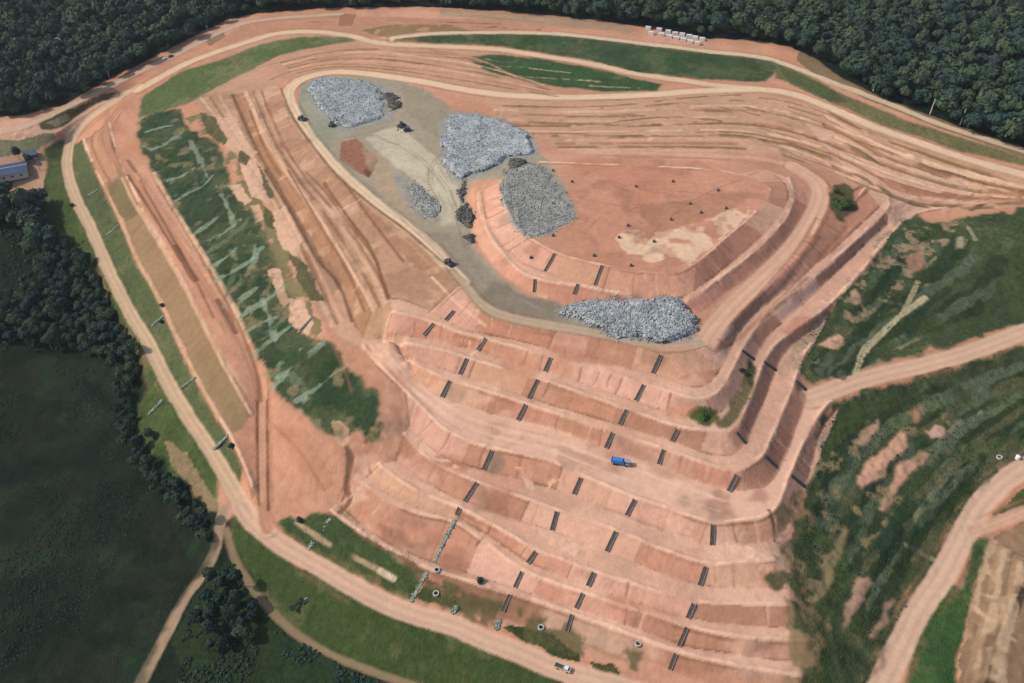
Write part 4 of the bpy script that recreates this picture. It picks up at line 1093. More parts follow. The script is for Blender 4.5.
# ------------------------------------------------------------------ concrete rings and gas vents
for (x, y), lab in (((437, 571), 'upper of two pale concrete rings beside the stone-lined channel'), ((436, 594), 'lower of two pale concrete rings, standing on the green patch'),
                    ((541, 628), 'pale concrete ring above the dark green wedge by the bottom road'), ((638, 644), 'pale concrete ring near the lowest right red face'), ((999, 458), 'pale concrete ring on the right hillside beside a white tank')):
    r = thing('manhole_ring', lab, 'manhole', at(x, y), 0, 'concrete manhole rings on the slopes')
    m = MB(); m.ring((0, 0, -.4), .85, 1.3, 1.1); obj('ring_wall', m, M_CONC, r)
    m = MB(); m.cyl((0, 0, -.3), (0, 0, .25), .84, n=18); obj('dark_opening', m, M_RUBBER, r)
VENTS = [((553, 171), 'small dark gas vent at the back edge of the grey litter patch'), ((572, 182), 'small dark gas vent just right of the grey litter patch'), ((636, 187), 'small dark gas vent in the middle of the red plateau, back row'),
         ((673, 182), 'small dark gas vent furthest back on the red plateau'), ((718, 191), 'small dark gas vent near the right back corner of the red plateau'), ((690, 204), 'small dark gas vent at the left of the brown strip on the plateau'),
         ((701, 213), 'small dark gas vent in the centre of the brown strip on the plateau'), ((726, 209), 'small dark gas vent where the pale sand meets the brown strip'), ((671, 220), 'small dark gas vent behind the pale sand patch'),
         ((628, 226), 'small dark gas vent on the red soil left of the pale sand patch'), ((619, 238), 'small dark gas vent at the left tip of the pale sand patch'), ((654, 242), 'small dark gas vent standing on the pale sand patch'),
         ((594, 256), 'small dark gas vent at the plateau edge above a thin chute'), ((631, 266), 'small dark gas vent on the front edge of the red plateau'), ((553, 236), 'small dark gas vent at the front tip of the grey litter patch'),
         ((554, 205), 'small dark gas vent inside the grey litter patch'), ((531, 258), 'small dark gas vent on the berm of the upper mound')]
vent0 = None
for (x, y), lab in VENTS:
    if vent0 is None:
        r = thing('gas_vent', lab, 'gas vent', at(x, y), 0, 'gas vents on the upper mound')
        m = MB(); m.cyl((0, 0, -.3), (0, 0, .8), .85, .8, 14); obj('drum_collar', m, M_STEEL, r)
        m = MB(); m.cyl((0, 0, .8), (0, 0, 1.3), .22, n=10); obj('pipe', m, M_STEEL, r)
        m = MB(); m.cyl((0, 0, 1.32), (0, 0, 1.55), .55, .15, 12); obj('rain_cap', m, M_STEEL, r)
        vent0 = r
    else:
        dup(vent0, at(x, y), random.random() * 6, lab)

# ------------------------------------------------------------------ refuse heaps
def heap(outline, hgt, label, mat, name='refuse_heap', cat='refuse heap', pieces=900, seed=1, step=.9, rough=.55, group='grey refuse heaps on the tipping area', psize=(.35, 1.3), hole=0.0):
    p = hp(outline)
    c = p.mean(0); c[2] = ground(c[0], c[1])
    x0, y0 = p[:, :2].min(0) - 2; x1, y1 = p[:, :2].max(0) + 2
    gx = np.arange(x0, x1, step); gy = np.arange(y0, y1, step)
    X, Y = np.meshgrid(gx, gy)
    rag = 2.6
    ins = inpoly(X + fbm(X, Y, 6, seed, 3) * rag * 2, Y + fbm(X, Y, 6, seed + 9, 3) * rag * 2, p).astype(float)
    e = np.clip(blur(ins, 5) * 2 - .55, 0, 1) ** .7
    n1 = fbm(X, Y, 14, seed + 3, 3); n2 = fbm(X, Y, 2.6, seed + 5, 2)
    Gz = zbase(X, Y)
    Zh = Gz - .35 + e * (hgt * (.75 + .4 * n1) + rough * n2 * .6 + .35)
    keep = (blur(ins, 2) > .12) & (fbm(X, Y, 5, seed + 21, 4, .6) + e * 1.5 > .1 + hole)
    V = np.stack([X - c[0], Y - c[1], Zh - c[2]], -1).reshape(-1, 3)
    h, w = X.shape
    a = (np.arange(h - 1)[:, None] * w + np.arange(w - 1)[None]).ravel()
    F = np.stack([a, a + 1, a + w + 1, a + w], 1)
    F = F[keep[:-1, :-1].ravel()]
    u, inv = np.unique(F.ravel(), return_inverse=True)
    V = V[u]; F = inv.reshape(-1, 4)
    # the loose sacks, boards and sheets lying on the heap
    r = np.random.default_rng(seed)
    cand = np.where((e.ravel() > .2) | ((blur(ins, 9).ravel() > .06) & (r.random(e.size) < .35)))[0]
    k = r.choice(cand, pieces)
    base = np.stack([X.ravel()[k] - c[0], Y.ravel()[k] - c[1], np.maximum(Zh, Gz).ravel()[k] - c[2] + .12], 1)
    base[:, :2] += r.uniform(-.6, .6, (pieces, 2))
    sx = r.uniform(psize[0], psize[1], pieces); sy = sx * r.uniform(.3, .9, pieces); sz = sx * r.uniform(.15, .5, pieces)
    cube = np.array([(-1, -1, -1), (1, -1, -1), (1, 1, -1), (-1, 1, -1), (-.7, -.7, 1), (.7, -.7, 1), (.7, .7, 1), (-.7, .7, 1)]) * .5
    cf = np.array([(0, 3, 2, 1), (4, 5, 6, 7), (0, 1, 5, 4), (1, 2, 6, 5), (2, 3, 7, 6), (3, 0, 4, 7)])
    th = r.uniform(0, 6.28, pieces); tl = r.normal(0, .35, (pieces, 2))
    P = cube[None] * np.stack([sx, sy, sz], 1)[:, None]
    cx, sx_ = np.cos(th)[:, None], np.sin(th)[:, None]
    xr = P[..., 0] * cx - P[..., 1] * sx_; yr = P[..., 0] * sx_ + P[..., 1] * cx
    zr = P[..., 2] + xr * tl[:, :1] + yr * tl[:, 1:]
    PV = (np.stack([xr, yr, zr], -1) + base[:, None]).reshape(-1, 3)
    PF = (cf[None] + len(V) + 8 * np.arange(pieces)[:, None, None]).reshape(-1, 4)
    me = np_mesh(name, np.concatenate([V, PV]), np.concatenate([F, PF]), mat)
    o = obj(name, me, mat); o.location = c
    tag(o, label, cat, group)
    return o


heap('311,80 329,79 362,81 377,87 383,104 380,120 364,124 346,128 330,118 318,105 311,93', 1.8, 'blue-grey refuse heap inside the upper left bend of the rim road', M_WASTE2, pieces=1500, seed=3)
heap('455,115 479,116 503,123 523,134 536,150 512,156 503,160 495,167 482,171 456,179 446,160 444,139', 3.0, 'blue-grey refuse heap at the middle top, above the pink mound faces', M_WASTE, pieces=1800, seed=5)
heap('561,311 590,302 643,302 678,302 688,314 691,335 655,340 615,335 584,322', 3.6, 'pale speckled refuse heap at the foot of the upper mound, nearest the front', M_WASTE, pieces=2400, seed=7)
heap('506,172 522,164 544,168 558,188 575,219 560,228 546,234 526,236 512,222 504,198', .7, 'low grey-green refuse spread at the left end of the red plateau', M_WASTE3, pieces=1900, seed=9, rough=.5, hole=.75)
heap('408,182 420,186 432,197 438,206 436,222 422,218 413,202', .8, 'narrow bluish refuse strip beside the beige tipping floor', M_WASTE3, pieces=350, seed=11)
heap('381,94 387,92 394,95 399,100 396,109 391,112 387,107 383,101', 2.2, 'black burnt heap at the right end of the upper left refuse', M_DARK, 'burnt_heap', 'burnt heap', 160, 13, .7, 1.0, 'dark heaps on the tipping area')
heap('511,162 517,159 524,160 527,165 521,169 514,168', 1.8, 'round dark burnt heap below the middle top refuse', M_DARK, 'burnt_heap', 'burnt heap', 90, 15, .6, .8, 'dark heaps on the tipping area')
heap('461,205 467,203 472,212 473,226 466,229 461,220', 2.2, 'long dark mottled scrap pile at the foot of the pink mound face', M_DARK, 'scrap_pile', 'scrap pile', 240, 17, .6, 1.0, 'dark heaps on the tipping area', (.4, 1.4))
heap('467,236 474,234 478,239 475,244 468,243', 1.8, 'small dark scrap pile below the long mottled one', M_DARK, 'scrap_pile', 'scrap pile', 90, 19, .6, .8, 'dark heaps on the tipping area')
heap('459,180 463,178 466,190 465,202 461,202', 1.2, 'thin dark litter line between beige floor and pink face', M_DARK, 'scrap_pile', 'scrap pile', 80, 21, .6, .8, 'dark heaps on the tipping area')

# ------------------------------------------------------------------ vehicles
def wheels(root, xs_, y, r, w, mat=M_RUBBER):
    for x in xs_:
        for s in (-1, 1):
            m = MB(); m.cyl((x, s * y - w / 2, r), (x, s * y + w / 2, r), r, n=14)
            wo = obj('wheel', m, mat, root)
            m = MB(); m.cyl((x, s * (y + .01) + s * w / 2 - .03, r), (x, s * (y + .03) + s * w / 2, r), r * .5, n=10)
            obj('rim', m, M_STEEL, wo)


def rz_between(p, q):
    a = at(*p); b = at(*q)
    return math.atan2(b.y - a.y, b.x - a.x)


def tipper(label, px, rz, cabm, bodym, L_=8.5, load=None):
    t = thing('tipper_truck', label, 'truck', at(*px) + Vector((0, 0, .1)), rz)
    wheels(t, (-2.6, -1.3, 2.7), 1.05, .52, .4)
    m = MB(); m.box((0, 0, .85), (L_ - .6, 1.0, .3)); obj('chassis', m, M_STEEL, t)
    c = MB(); c.box((L_ / 2 - 1.0, 0, 1.95), (1.9, 2.4, 2.0), None, .92); cab = obj('cab', c, cabm, t)
    g = MB(); g.box((L_ / 2 - .1, 0, 2.3), (.12, 2.0, .85)); g.box((L_ / 2 - 1.0, 0, 2.3), (1.2, 2.36, .7)); obj('windscreen', g, M_GLASS, cab)
    b = MB()
    b.box((-1.1, 0, 1.2), (5.4, 2.4, .25)); b.box((-1.1, 1.22, 1.9), (5.4, .12, 1.4)); b.box((-1.1, -1.22, 1.9), (5.4, .12, 1.4)); b.box((1.62, 0, 2.0), (.12, 2.5, 1.6)); b.box((-3.82, 0, 1.85), (.12, 2.5, 1.3))
    for k in range(6):
        for s in (-1, 1): b.box((-3.5 + k, s * 1.31, 1.9), (.14, .1, 1.4))
    bd = obj('tipper_body', b, bodym, t)
    if load:
        l_ = MB(); l_.box((-1.1, 0, 2.1), (5.1, 2.28, 1.3), None, .85); obj('covered_load', l_, load, bd)
    return t


tipper('bright blue covered tipper truck standing on the front haul road', (620, 464), rz_between((612, 463), (630, 466)), M_GREYB, M_BLUE, 8.4, M_BLUE)


def car(name, label, cat, px, rz, mat, L_=4.4, h=1.5, van=False):
    t = thing(name, label, cat, at(*px) + Vector((0, 0, .05)), rz)
    wheels(t, (-L_ * .3, L_ * .3), .78, .34, .24)
    b = MB(); b.box((0, 0, .68), (L_, 1.75, .62), None, .96); obj('body', b, mat, t)
    c = MB()
    if van: c.box((-L_ * .06, 0, 1.45), (L_ * .86, 1.68, 1.0), None, .9)
    else: c.box((-L_ * .05, 0, 1.24), (L_ * .52, 1.6, .55), None, .8)
    cb = obj('cabin', c, mat, t)
    g = MB(); zc = 1.55 if van else 1.24
    g.box((L_ * .2 if not van else L_ * .28, 0, zc), (L_ * .18, 1.52, .42), None, .8); g.box((-L_ * .05, 0, zc), (L_ * .4, 1.66, .34), None, .9)
    obj('side_glass', g, M_GLASS, cb)
    return t


def pickup(label, px, rz):
    t = thing('pickup_truck', label, 'pickup truck', at(*px) + Vector((0, 0, .05)), rz)
    wheels(t, (-1.9, 1.9), .95, .42, .3)
    b = MB(); b.box((1.9, 0, .9), (2.2, 2.0, .8), None, .95); b.box((0, 0, .62), (6.4, 1.9, .25)); obj('body', b, M_DUSTY, t)
    c = MB(); c.box((1.3, 0, 1.65), (1.7, 1.85, .8), None, .85); cb = obj('cab', c, M_WHITE, t)
    g = MB(); g.box((2.12, 0, 1.65), (.2, 1.6, .5)); g.box((1.3, 0, 1.68), (1.0, 1.86, .42)); obj('windscreen', g, M_GLASS, cb)
    d = MB(); d.box((-1.55, .95, 1.0), (3.4, .1, .7)); d.box((-1.55, -.95, 1.0), (3.4, .1, .7)); d.box((-3.25, 0, 1.0), (.1, 2.0, .7)); d.box((.1, 0, 1.0), (.1, 2.0, .7)); bd = obj('load_bed', d, M_DUSTY, t)
    f = MB(); f.box((-1.55, 0, .95), (3.2, 1.8, .4)); obj('dark_load', f, M_BED, bd)
    return t


pickup('white pickup with a dark load bed on the perimeter road at the bottom', (563, 669), rz_between((555, 666), (572, 673)))
car('parked_car', 'dark car on the far left gravel road against the forest edge', 'car', (171, 57), rz_between((166, 59), (176, 54)), M_DCAR, 4.8)
car('parked_car', 'small white car just left of the dark car by the forest edge', 'car', (165, 59.5), rz_between((160, 62), (166, 59)), M_WHITE, 4.0)
car('parked_van', 'white van parked in front of the blue-roofed building', 'van', (21, 176), rz_between((14, 178), (26, 174)), M_WHITE, 5.6, 2.0, True)


def compactor(label, px, rz, mat=M_YEL):
    t = thing('landfill_compactor', label, 'compactor', at(*px) + Vector((0, 0, .1)), rz, 'machines working on the tipping area')
    for x in (-1.7, 1.7):
        for s in (-1, 1):
            m = MB(); m.cyl((x, s * 1.15 - .5, .8), (x, s * 1.15 + .5, .8), .8, n=14)
            for k in range(10):
                a = k * .628
                for q in (-.3, .0, .3): m.box((x + .86 * math.cos(a), s * 1.15 + q, .8 + .86 * math.sin(a)), (.16, .16, .16))
            obj('steel_drum', m, M_STEEL, t)
    m = MB(); m.box((-1.3, 0, 1.7), (2.6, 1.9, 1.1), None, .9); m.box((1.4, 0, 1.3), (2.0, 1.5, .7)); obj('body', m, mat, t)
    m = MB(); m.box((.5, 0, 2.6), (1.5, 1.6, 1.5), None, .9); cb = obj('cab', m, M_GLASS, t)
    m = MB(); m.box((.5, 0, 3.42), (1.7, 1.8, .12)); obj('cab_roof', m, mat, cb)
    m = MB(); m.box((3.2, 0, .9), (.2, 3.8, 1.3)); m.box((2.6, .8, .8), (1.2, .2, .2)); m.box((2.6, -.8, .8), (1.2, .2, .2)); obj('blade', m, M_STEEL, t)
    return t


def excavator(label, px, rz, mat=M_YEL):
    t = thing('excavator', label, 'excavator', at(*px) + Vector((0, 0, .1)), rz, 'machines working on the tipping area')
    for s in (-1, 1):
        m = MB(); m.box((0, s * 1.2, .5), (4.2, .6, .9), None, .9); m.cyl((-1.9, s * 1.2 - .3, .5), (-1.9, s * 1.2 + .3, .5), .48); m.cyl((1.9, s * 1.2 - .3, .5), (1.9, s * 1.2 + .3, .5), .48)
        obj('track', m, M_STEEL, t)
    m = MB(); m.box((-.6, 0, 1.6), (3.4, 2.5, 1.1), None, .94); obj('house', m, mat, t)
    m = MB(); m.box((.7, .75, 2.2), (1.5, .95, 1.5), None, .9); obj('cab', m, M_GLASS, t)
    m = MB(); m.cyl((1, -.2, 1.6), (3.6, -.2, 4.2), .3, .25, 8); m.cyl((3.6, -.2, 4.2), (6.0, -.2, 2.4), .24, .18, 8); b = obj('boom', m, mat, t)
    m = MB(); m.box((6.1, -.2, 1.9), (.9, 1.1, .9), None, .6); obj('bucket', m, M_STEEL, b)
    return t


compactor('dark compactor on the beige tipping floor, left of a second machine', (401, 127), rz_between((401, 127), (410, 122)), M_STEEL)
excavator('dark excavator on the beige tipping floor, right of the compactor', (407, 131), rz_between((407, 131), (398, 133)), M_STEEL)
compactor('dark compactor at the left edge of the upper left refuse heap', (302, 120), rz_between((302, 120), (310, 122)), M_STEEL)
excavator('dark excavator at the front foot of the upper left refuse heap', (332, 126), rz_between((332, 126), (340, 120)), M_STEEL)
compactor('dark compactor with white spots on the rim road bend above the red faces', (449, 264), rz_between((445, 262), (454, 268)), M_STEEL)

# ------------------------------------------------------------------ white containers by the forest
back = [(648, 28.5), (659, 30), (668, 32), (675, 34), (682, 35), (689, 36.5), (695, 38), (702, 39.5)]
front = [(651, 33.5), (661, 35), (669, 37), (676, 38.5), (683, 40), (690, 42), (697, 43.5)]
for row, nm in ((back, 'back row against the forest'), (front, 'front row nearest the red road')):
    for k, (x, y) in enumerate(row):
        c = thing('storage_container', f'white container in the {nm}, {["first", "second", "third", "fourth", "fifth", "sixth", "seventh", "eighth"][k]} from the left', 'container', at(x, y + 1), rz_between((650, 30), (700, 40)) + random.uniform(-.12, .12) + .35, 'white containers beside the forest')
        m = MB(); m.box((0, 0, 1.15), (4.2, 2.3, 2.3))
        for q in range(6):
            for s in (-1, 1): m.box((-1.62 + q * .65, s * 1.17, 1.15), (.3, .08, 2.1))
        obj('container_body', m, M_WHITE, c)
        m = MB(); m.box((0, 0, 2.36), (4.4, 2.45, .1)); m.box((0, 0, 2.45), (4.1, 1.2, .1)); obj('roof', m, M_WHITE, c)
        m = MB(); m.box((2.13, .55, 1.1), (.06, 1.0, 2.0)); m.box((2.13, -.55, 1.1), (.06, 1.0, 2.0)); obj('door', m, M_CREAM, c)

# ------------------------------------------------------------------ blue-roofed building
b0 = at(6, 176)
rb = rz_between((-2, 178), (38, 168))
bl = thing('site_building', 'long low building with a dark blue sheet roof at the left edge', 'building', b0, rb)
m = MB(); m.box((-6, 0, 2.0), (40, 15, 5.0)); wl = obj('wall', m, M_CREAM, bl)
for k in range(7):
    w_ = MB(); w_.box((-22 + k * 5.4, -7.52, 2.3), (2.0, .12, 1.3)); wo = obj('window', w_, M_WHITE, bl)
    w_ = MB(); w_.box((-22 + k * 5.4, -7.6, 2.3), (1.7, .06, 1.05)); obj('pane', w_, M_GLASS, wo)
w_ = MB(); w_.box((14.03, 1, 1.3), (.12, 2.4, 2.6)); obj('door', w_, M_STEEL, bl)
for s in (-1, 1):
    w_ = MB()
    Mr = Euler((s * R(-9), 0, 0)).to_matrix()
    w_.box((-6, s * 4.1, 5.15), (42, 8.45, .14), Mr)
    for k in range(40): w_.box((-26.5 + k * 1.05, s * 4.1, 5.25), (.1, 8.4, .1), Mr)
    obj('roof', w_, M_ROOF, bl)
w_ = MB(); w_.box((-6, 0, 5.86), (42, .7, .14)); obj('ridge_cap', w_, M_CONC, bl)
an = thing('site_shed', 'small dark shed at the right end of the blue-roofed building', 'shed', at(31, 157), rb)
m = MB(); m.box((0, 0, 1.4), (8, 6, 3.0)); obj('wall', m, M_CWALL, an)
m = MB(); m.box((0, 0, 3.0), (8.8, 6.8, .16), Euler((R(5), 0, 0)).to_matrix()); obj('roof', m, M_ROOF, an)

# ------------------------------------------------------------------ outlet box in the bottom grass
ob = thing('drain_outlet', 'dark drain outlet with a pale rim and black trench in the bottom grass', 'drain outlet', at(303, 600), rz_between((291, 608), (306, 591)))
m = MB()
m.box((1.6, 1.5, .25), (5.0, .3, .9)); m.box((1.6, -1.5, .25), (5.0, .3, .9)); m.box((4.0, 0, .25), (.3, 3.0, .9)); obj('box_wall', m, M_STEEL, ob)
m = MB(); m.box((2.4, -.6, .75), (4.0, .35, .12)); obj('pale_rim', m, M_CONC, ob)
m = MB(); m.box((1.6, 0, .1), (4.8, 2.8, .3)); m.box((-2.6, 0, .12), (4.4, 1.1, .3)); m.box((-5.2, -.2, .15), (1.8, 2.2, .4)); obj('trench', m, M_RUBBER, ob)

# small white things and poles
tk = thing('water_tank', 'white water tank on the right hillside near the lower road', 'tank', at(1017, 459), 0)
m = MB(); m.cyl((0, 0, 0), (0, 0, 1.7), 1.0, n=18); obj('tank_body', m, M_WHITE, tk)
m = MB(); m.cyl((0, 0, 1.7), (0, 0, 2.0), 1.05, .4, 18); obj('lid', m, M_WHITE, tk)
sp = thing('sign_board', 'small white sign board at the corner of the dark left wood', 'sign', at(43, 209), .4)
m = MB(); m.cyl((-.7, 0, 0), (-.7, 0, 2.2), .08); obj('post', m, M_STEEL, sp)
m = MB(); m.cyl((.7, 0, 0), (.7, 0, 2.2), .08); obj('post', m, M_STEEL, sp)
m = MB(); m.box((0, -.1, 2.3), (2.2, .08, 1.6)); obj('board', m, M_WHITE, sp)
for (x, y), lab in (((209, 37), 'thin pale utility pole beside the far left road, near a brown dip'), ((110, 79), 'thin pale utility pole at forest edge above the left road fork'), ((40, 170), 'pale utility pole at the right corner of the blue-roofed building')):
    u = thing('utility_pole', lab, 'utility pole', at(x, y), .5, 'utility poles along the gravel road')
    m = MB(); m.cyl((0, 0, -.5), (0, 0, 9.5), .2, .12, 8); obj('pole', m, M_CONC, u)
    m = MB(); m.box((0, 0, 8.9), (2.0, .14, .14)); obj('crossarm', m, M_CONC, u)

# ------------------------------------------------------------------ trees
def crown_arrays(r, seed, n_leaf, size=(.8, 1.5), flat=.8, lobes=8, jit=.42):
    g = np.random.default_rng(seed)
    c = g.normal(0, 1, (lobes, 3)); c /= np.linalg.norm(c, axis=1, keepdims=True)
    c *= g.uniform(.25, .62, (lobes, 1)); c[:, 2] = np.abs(c[:, 2]) * .7 - .1
    c[0] = (0, 0, .35)
    rad = g.uniform(.34, .55, lobes)
    which = g.integers(0, lobes, n_leaf)
    d = g.normal(0, 1, (n_leaf, 3)); d[:, 2] = d[:, 2] * .8 + .35
    d /= np.linalg.norm(d, axis=1, keepdims=True)
    P = c[which] + d * rad[which][:, None] * g.uniform(.72, 1.08, (n_leaf, 1))
    P *= r; P[:, 2] *= flat
    nrm = d + g.normal(0, jit, d.shape); nrm /= np.linalg.norm(nrm, axis=1, keepdims=True)
    u = np.cross(nrm, g.normal(0, 1, d.shape)); u /= np.linalg.norm(u, axis=1, keepdims=True)
    v = np.cross(nrm, u)
    s = g.uniform(size[0], size[1], (n_leaf, 1))
    q = np.stack([P - u * s * .6 - v * s * .25, P + u * s * .1 - v * s * .6, P + u * s * .65 + v * s * .1, P - u * s * .05 + v * s * .6], 1)
    q += nrm[:, None] * g.normal(0, .12, (n_leaf, 4, 1)) * s[:, None]
    return q.reshape(-1, 3)


def trunk_mb(h, r):
    m = MB()
    a = Vector((0, 0, -.6)); b = Vector((random.uniform(-.3, .3), random.uniform(-.3, .3), h * .55)); c = Vector((random.uniform(-.6, .6), random.uniform(-.6, .6), h * .85))
    m.cyl(a, b, r, r * .75, 8); m.cyl(b, c, r * .75, r * .35, 8)
    for k in range(4):
        t = random.uniform(0, 6.28)
        m.cyl(b + Vector((0, 0, h * .08 * k)), b + Vector((math.cos(t) * h * .25, math.sin(t) * h * .25, h * (.2 + .05 * k))), r * .35, r * .12, 6)
    return m


# sites
FOREST_PX = {
    'far_left': '-140,132 0,121 26,116 52,108 98,87 160,56 226,22 258,13 300,10 345,9 345,-34 -140,-34',
    'far_mid': '345,9 440,8 500,12 560,17 620,24 640,27 640,-34 345,-34',
    'far_right': '640,27 700,38 760,42 795,49 820,63 845,81 885,102 945,124 1024,153 1150,194 1150,-34 640,-34',
    'belt': '-60,196 44,206 50,240 72,254 96,268 114,316 136,356 142,380 128,398 118,392 112,362 60,352 0,344 -60,344 -60,312 24,300 34,250 30,228 -60,222',
    'belt_low': '116,380 132,400 136,440 158,474 184,486 204,514 212,530 208,548 196,540 180,520 160,500 140,480 122,440',
    'clump': '216,572 240,580 262,610 256,640 232,652 205,650 196,620 200,600',
}
FP = {k: hp(v) for k, v in FOREST_PX.items()}
SPACE = {'far_left': 8.6, 'far_mid': 8.6, 'far_right': 8.8, 'belt': 5.2, 'belt_low': 4.6, 'clump': 4.6}
LABEL = {
    'far_left': ('dark forest tree behind the far left gravel road', 'trees of the forest behind the far left road'),
    'far_mid': ('dark forest tree behind the top edge of the red ground', 'trees of the forest behind the top edge'),
    'far_right': ('dark forest tree along the far right crest road', 'trees of the forest along the far right road'),
    'belt': ('dark broadleaf tree in the wood left of the perimeter road', 'trees of the wood left of the perimeter road'),
    'belt_low': ('dark tree in the row between the left pasture and the perimeter road', 'trees between the left pasture and the road'),
    'clump': ('dark tree in the round clump beside the dirt track fork', 'trees in the clump by the track fork'),
}
sites = []
for k, p in FP.items():
    s = SPACE[k]
    x0, y0 = p[:, :2].min(0); x1, y1 = p[:, :2].max(0)
    y1 = min(y1, 960); x0 = max(x0, -640); x1 = min(x1, 640)
    gx, gy = np.meshgrid(np.arange(x0, x1, s), np.arange(y0, y1, s))
    gx = gx + rng.uniform(-.42, .42, gx.shape) * s; gy = gy + rng.uniform(-.42, .42, gy.shape) * s
    m = inpoly(gx, gy, p)
    for x, y in zip(gx[m], gy[m]):
        sites.append((math.hypot(x, y), x, y, k))
sites.sort()
PROT = []
for q in range(9):
    mat = M_LEAF[q % 3]
    hh = (11, 13, 9, 15, 12, 10, 14, 11, 12)[q]; rr = (4.6, 5.2, 4.2, 4.8, 5.6, 4.4, 5.0, 3.8, 5.0)[q]
    cv = crown_arrays(rr, 100 + q, 1500, (.55, 1.2), .85, 9 + q % 4, .26); cv[:, 2] += hh - rr * .75
    me = np_mesh('crown', cv, np.arange(len(cv)).reshape(-1, 4), mat)
    tm = trunk_mb(hh, .32).mesh('trunk'); tm.materials.append(M_BARK)
    PROT.append((tm, me))
NEAR = 292
first = {}
for n, (d, x, y, k) in enumerate(sites[:NEAR]):
    q = random.randrange(9)
    sc_ = {'belt': .8, 'belt_low': .62, 'clump': .62}.get(k, 1.0) * random.uniform(.75, 1.2)
    lab, grp = LABEL[k]
    if q not in first:
        r = thing('broadleaf_tree', lab, 'tree', (x, y, ground(x, y)), random.random() * 6.28, grp)
        obj('trunk', PROT[q][0], M_BARK, r); obj('crown', PROT[q][1], None, r)
        r.scale = (sc_, sc_, sc_ * random.uniform(.9, 1.15)); first[q] = r
    else:
        dup(first[q], (x, y, ground(x, y)), random.random() * 6.28, lab, grp, (sc_, sc_, sc_ * random.uniform(.9, 1.15)))
# the rest of the wood reads as one mass
LOW = []
for q in range(7):
    rr = (6.2, 7.6, 5.4, 6.8, 8.2, 5.8, 7.0)[q]
    cv = crown_arrays(rr, 300 + q, 420, (1.3, 2.4), .85, 9 + q % 4, .2)
    cv[:, 2] += (12, 14, 11, 17, 14, 12, 15)[q] - rr * .75
    LOW.append(cv)
parts = [[], [], [], []]
for d, x, y, k in sites[NEAR:]:
    cv = LOW[random.randrange(7)]
    a = random.random() * 6.28; s = random.uniform(.6, 1.3); ca, sa = math.cos(a) * s, math.sin(a) * s
    w_ = np.stack([cv[:, 0] * ca - cv[:, 1] * sa + x, cv[:, 0] * sa + cv[:, 1] * ca + y, cv[:, 2] * s * random.uniform(.9, 1.15) + zbase(x, y)], 1)
    parts[random.choice((0, 0, 1, 1, 2, 2, 3))].append(w_)
V = [np.concatenate(p) for p in parts]
VV = np.concatenate(V)
me = np_mesh('forest', VV, np.arange(len(VV)).reshape(-1, 4), M_LEAF[0])
me.materials.append(M_LEAF[1]); me.materials.append(M_LEAF[2]); me.materials.append(M_OLIVE)
me.polygons.foreach_set('material_index', np.repeat([0, 1, 2, 3], [len(v) // 4 for v in V]).astype(np.int32))
fo = bpy.data.objects.new('forest', me); COL.objects.link(fo)
tag(fo, 'dense dark forest filling the top of the view behind the site roads', 'forest', None, 'stuff')


def single(name, label, cat, px, h, r, mat, seed, n=900, size=(.3, .7), flat=.8, trunk=True, group=None):
    t = thing(name, label, cat, at(*px), 0, group)
    cv = crown_arrays(r, seed, n, size, flat, 7); cv[:, 2] += h - r * .7
    obj('crown', np_mesh('crown', cv, np.arange(len(cv)).reshape(-1, 4), mat), mat, t)
    if trunk:
        obj('trunk' if h > 4 else 'stem', trunk_mb(h, .25 if h > 4 else .1), M_BARK, t)
    return t


single('blossom_tree', 'pale whitish tree standing out of the dark top left forest', 'tree', (63, 58), 15, 4.2, M_PALELEAF, 501, 700, (.6, 1.2), 1.3)
for (x, y), lab in (((873, 91), 'pale-trunked tree at the crest road forest edge, left of three'), ((930, 114), 'pale-trunked tree at the crest road forest edge, middle of three'), ((960, 125), 'pale-trunked tree at the crest road forest edge, right of three')):
    t = thing('edge_tree', lab, 'tree', at(x, y), 0, 'bare-trunked trees at the forest edge')
    cv = crown_arrays(4.2, int(x), 700, (.6, 1.2), .9, 7, .3); cv[:, 2] += 14
    obj('crown', np_mesh('crown', cv, np.arange(len(cv)).reshape(-1, 4), M_LEAF[1]), M_LEAF[1], t)
    m = MB(); m.cyl((0, 0, -.5), (.3, .1, 13), .5, .3, 8); obj('trunk', m, M_CONC, t)
single('yard_tree', 'dark pointed tree beside the blue-roofed building', 'tree', (20, 160), 9, 3.2, M_LEAF[0], 502, 700, (.5, 1.0), 1.2)
single('yard_tree', 'dark low tree at the shed right of the blue-roofed building', 'tree', (30, 163), 6, 3.0, M_LEAF[0], 503, 700, (.5, 1.0))
single('round_bush', 'round green bush with a pale top on the right bend of the fill road', 'bush', (843, 206), 6.0, 7.0, M_BRIGHTLEAF, 504, 2600, (.4, .9), .7)
single('round_bush', 'small bush just behind the round bush by the fill road', 'bush', (836, 193), 3.0, 2.0, M_BRIGHTLEAF, 505, 500, (.3, .6))
single('verge_tree', 'dark round tree on the bright green verge below the left perimeter road', 'tree', (152, 438), 6, 3.4, M_LEAF[0], 506, 900, (.4, .9))
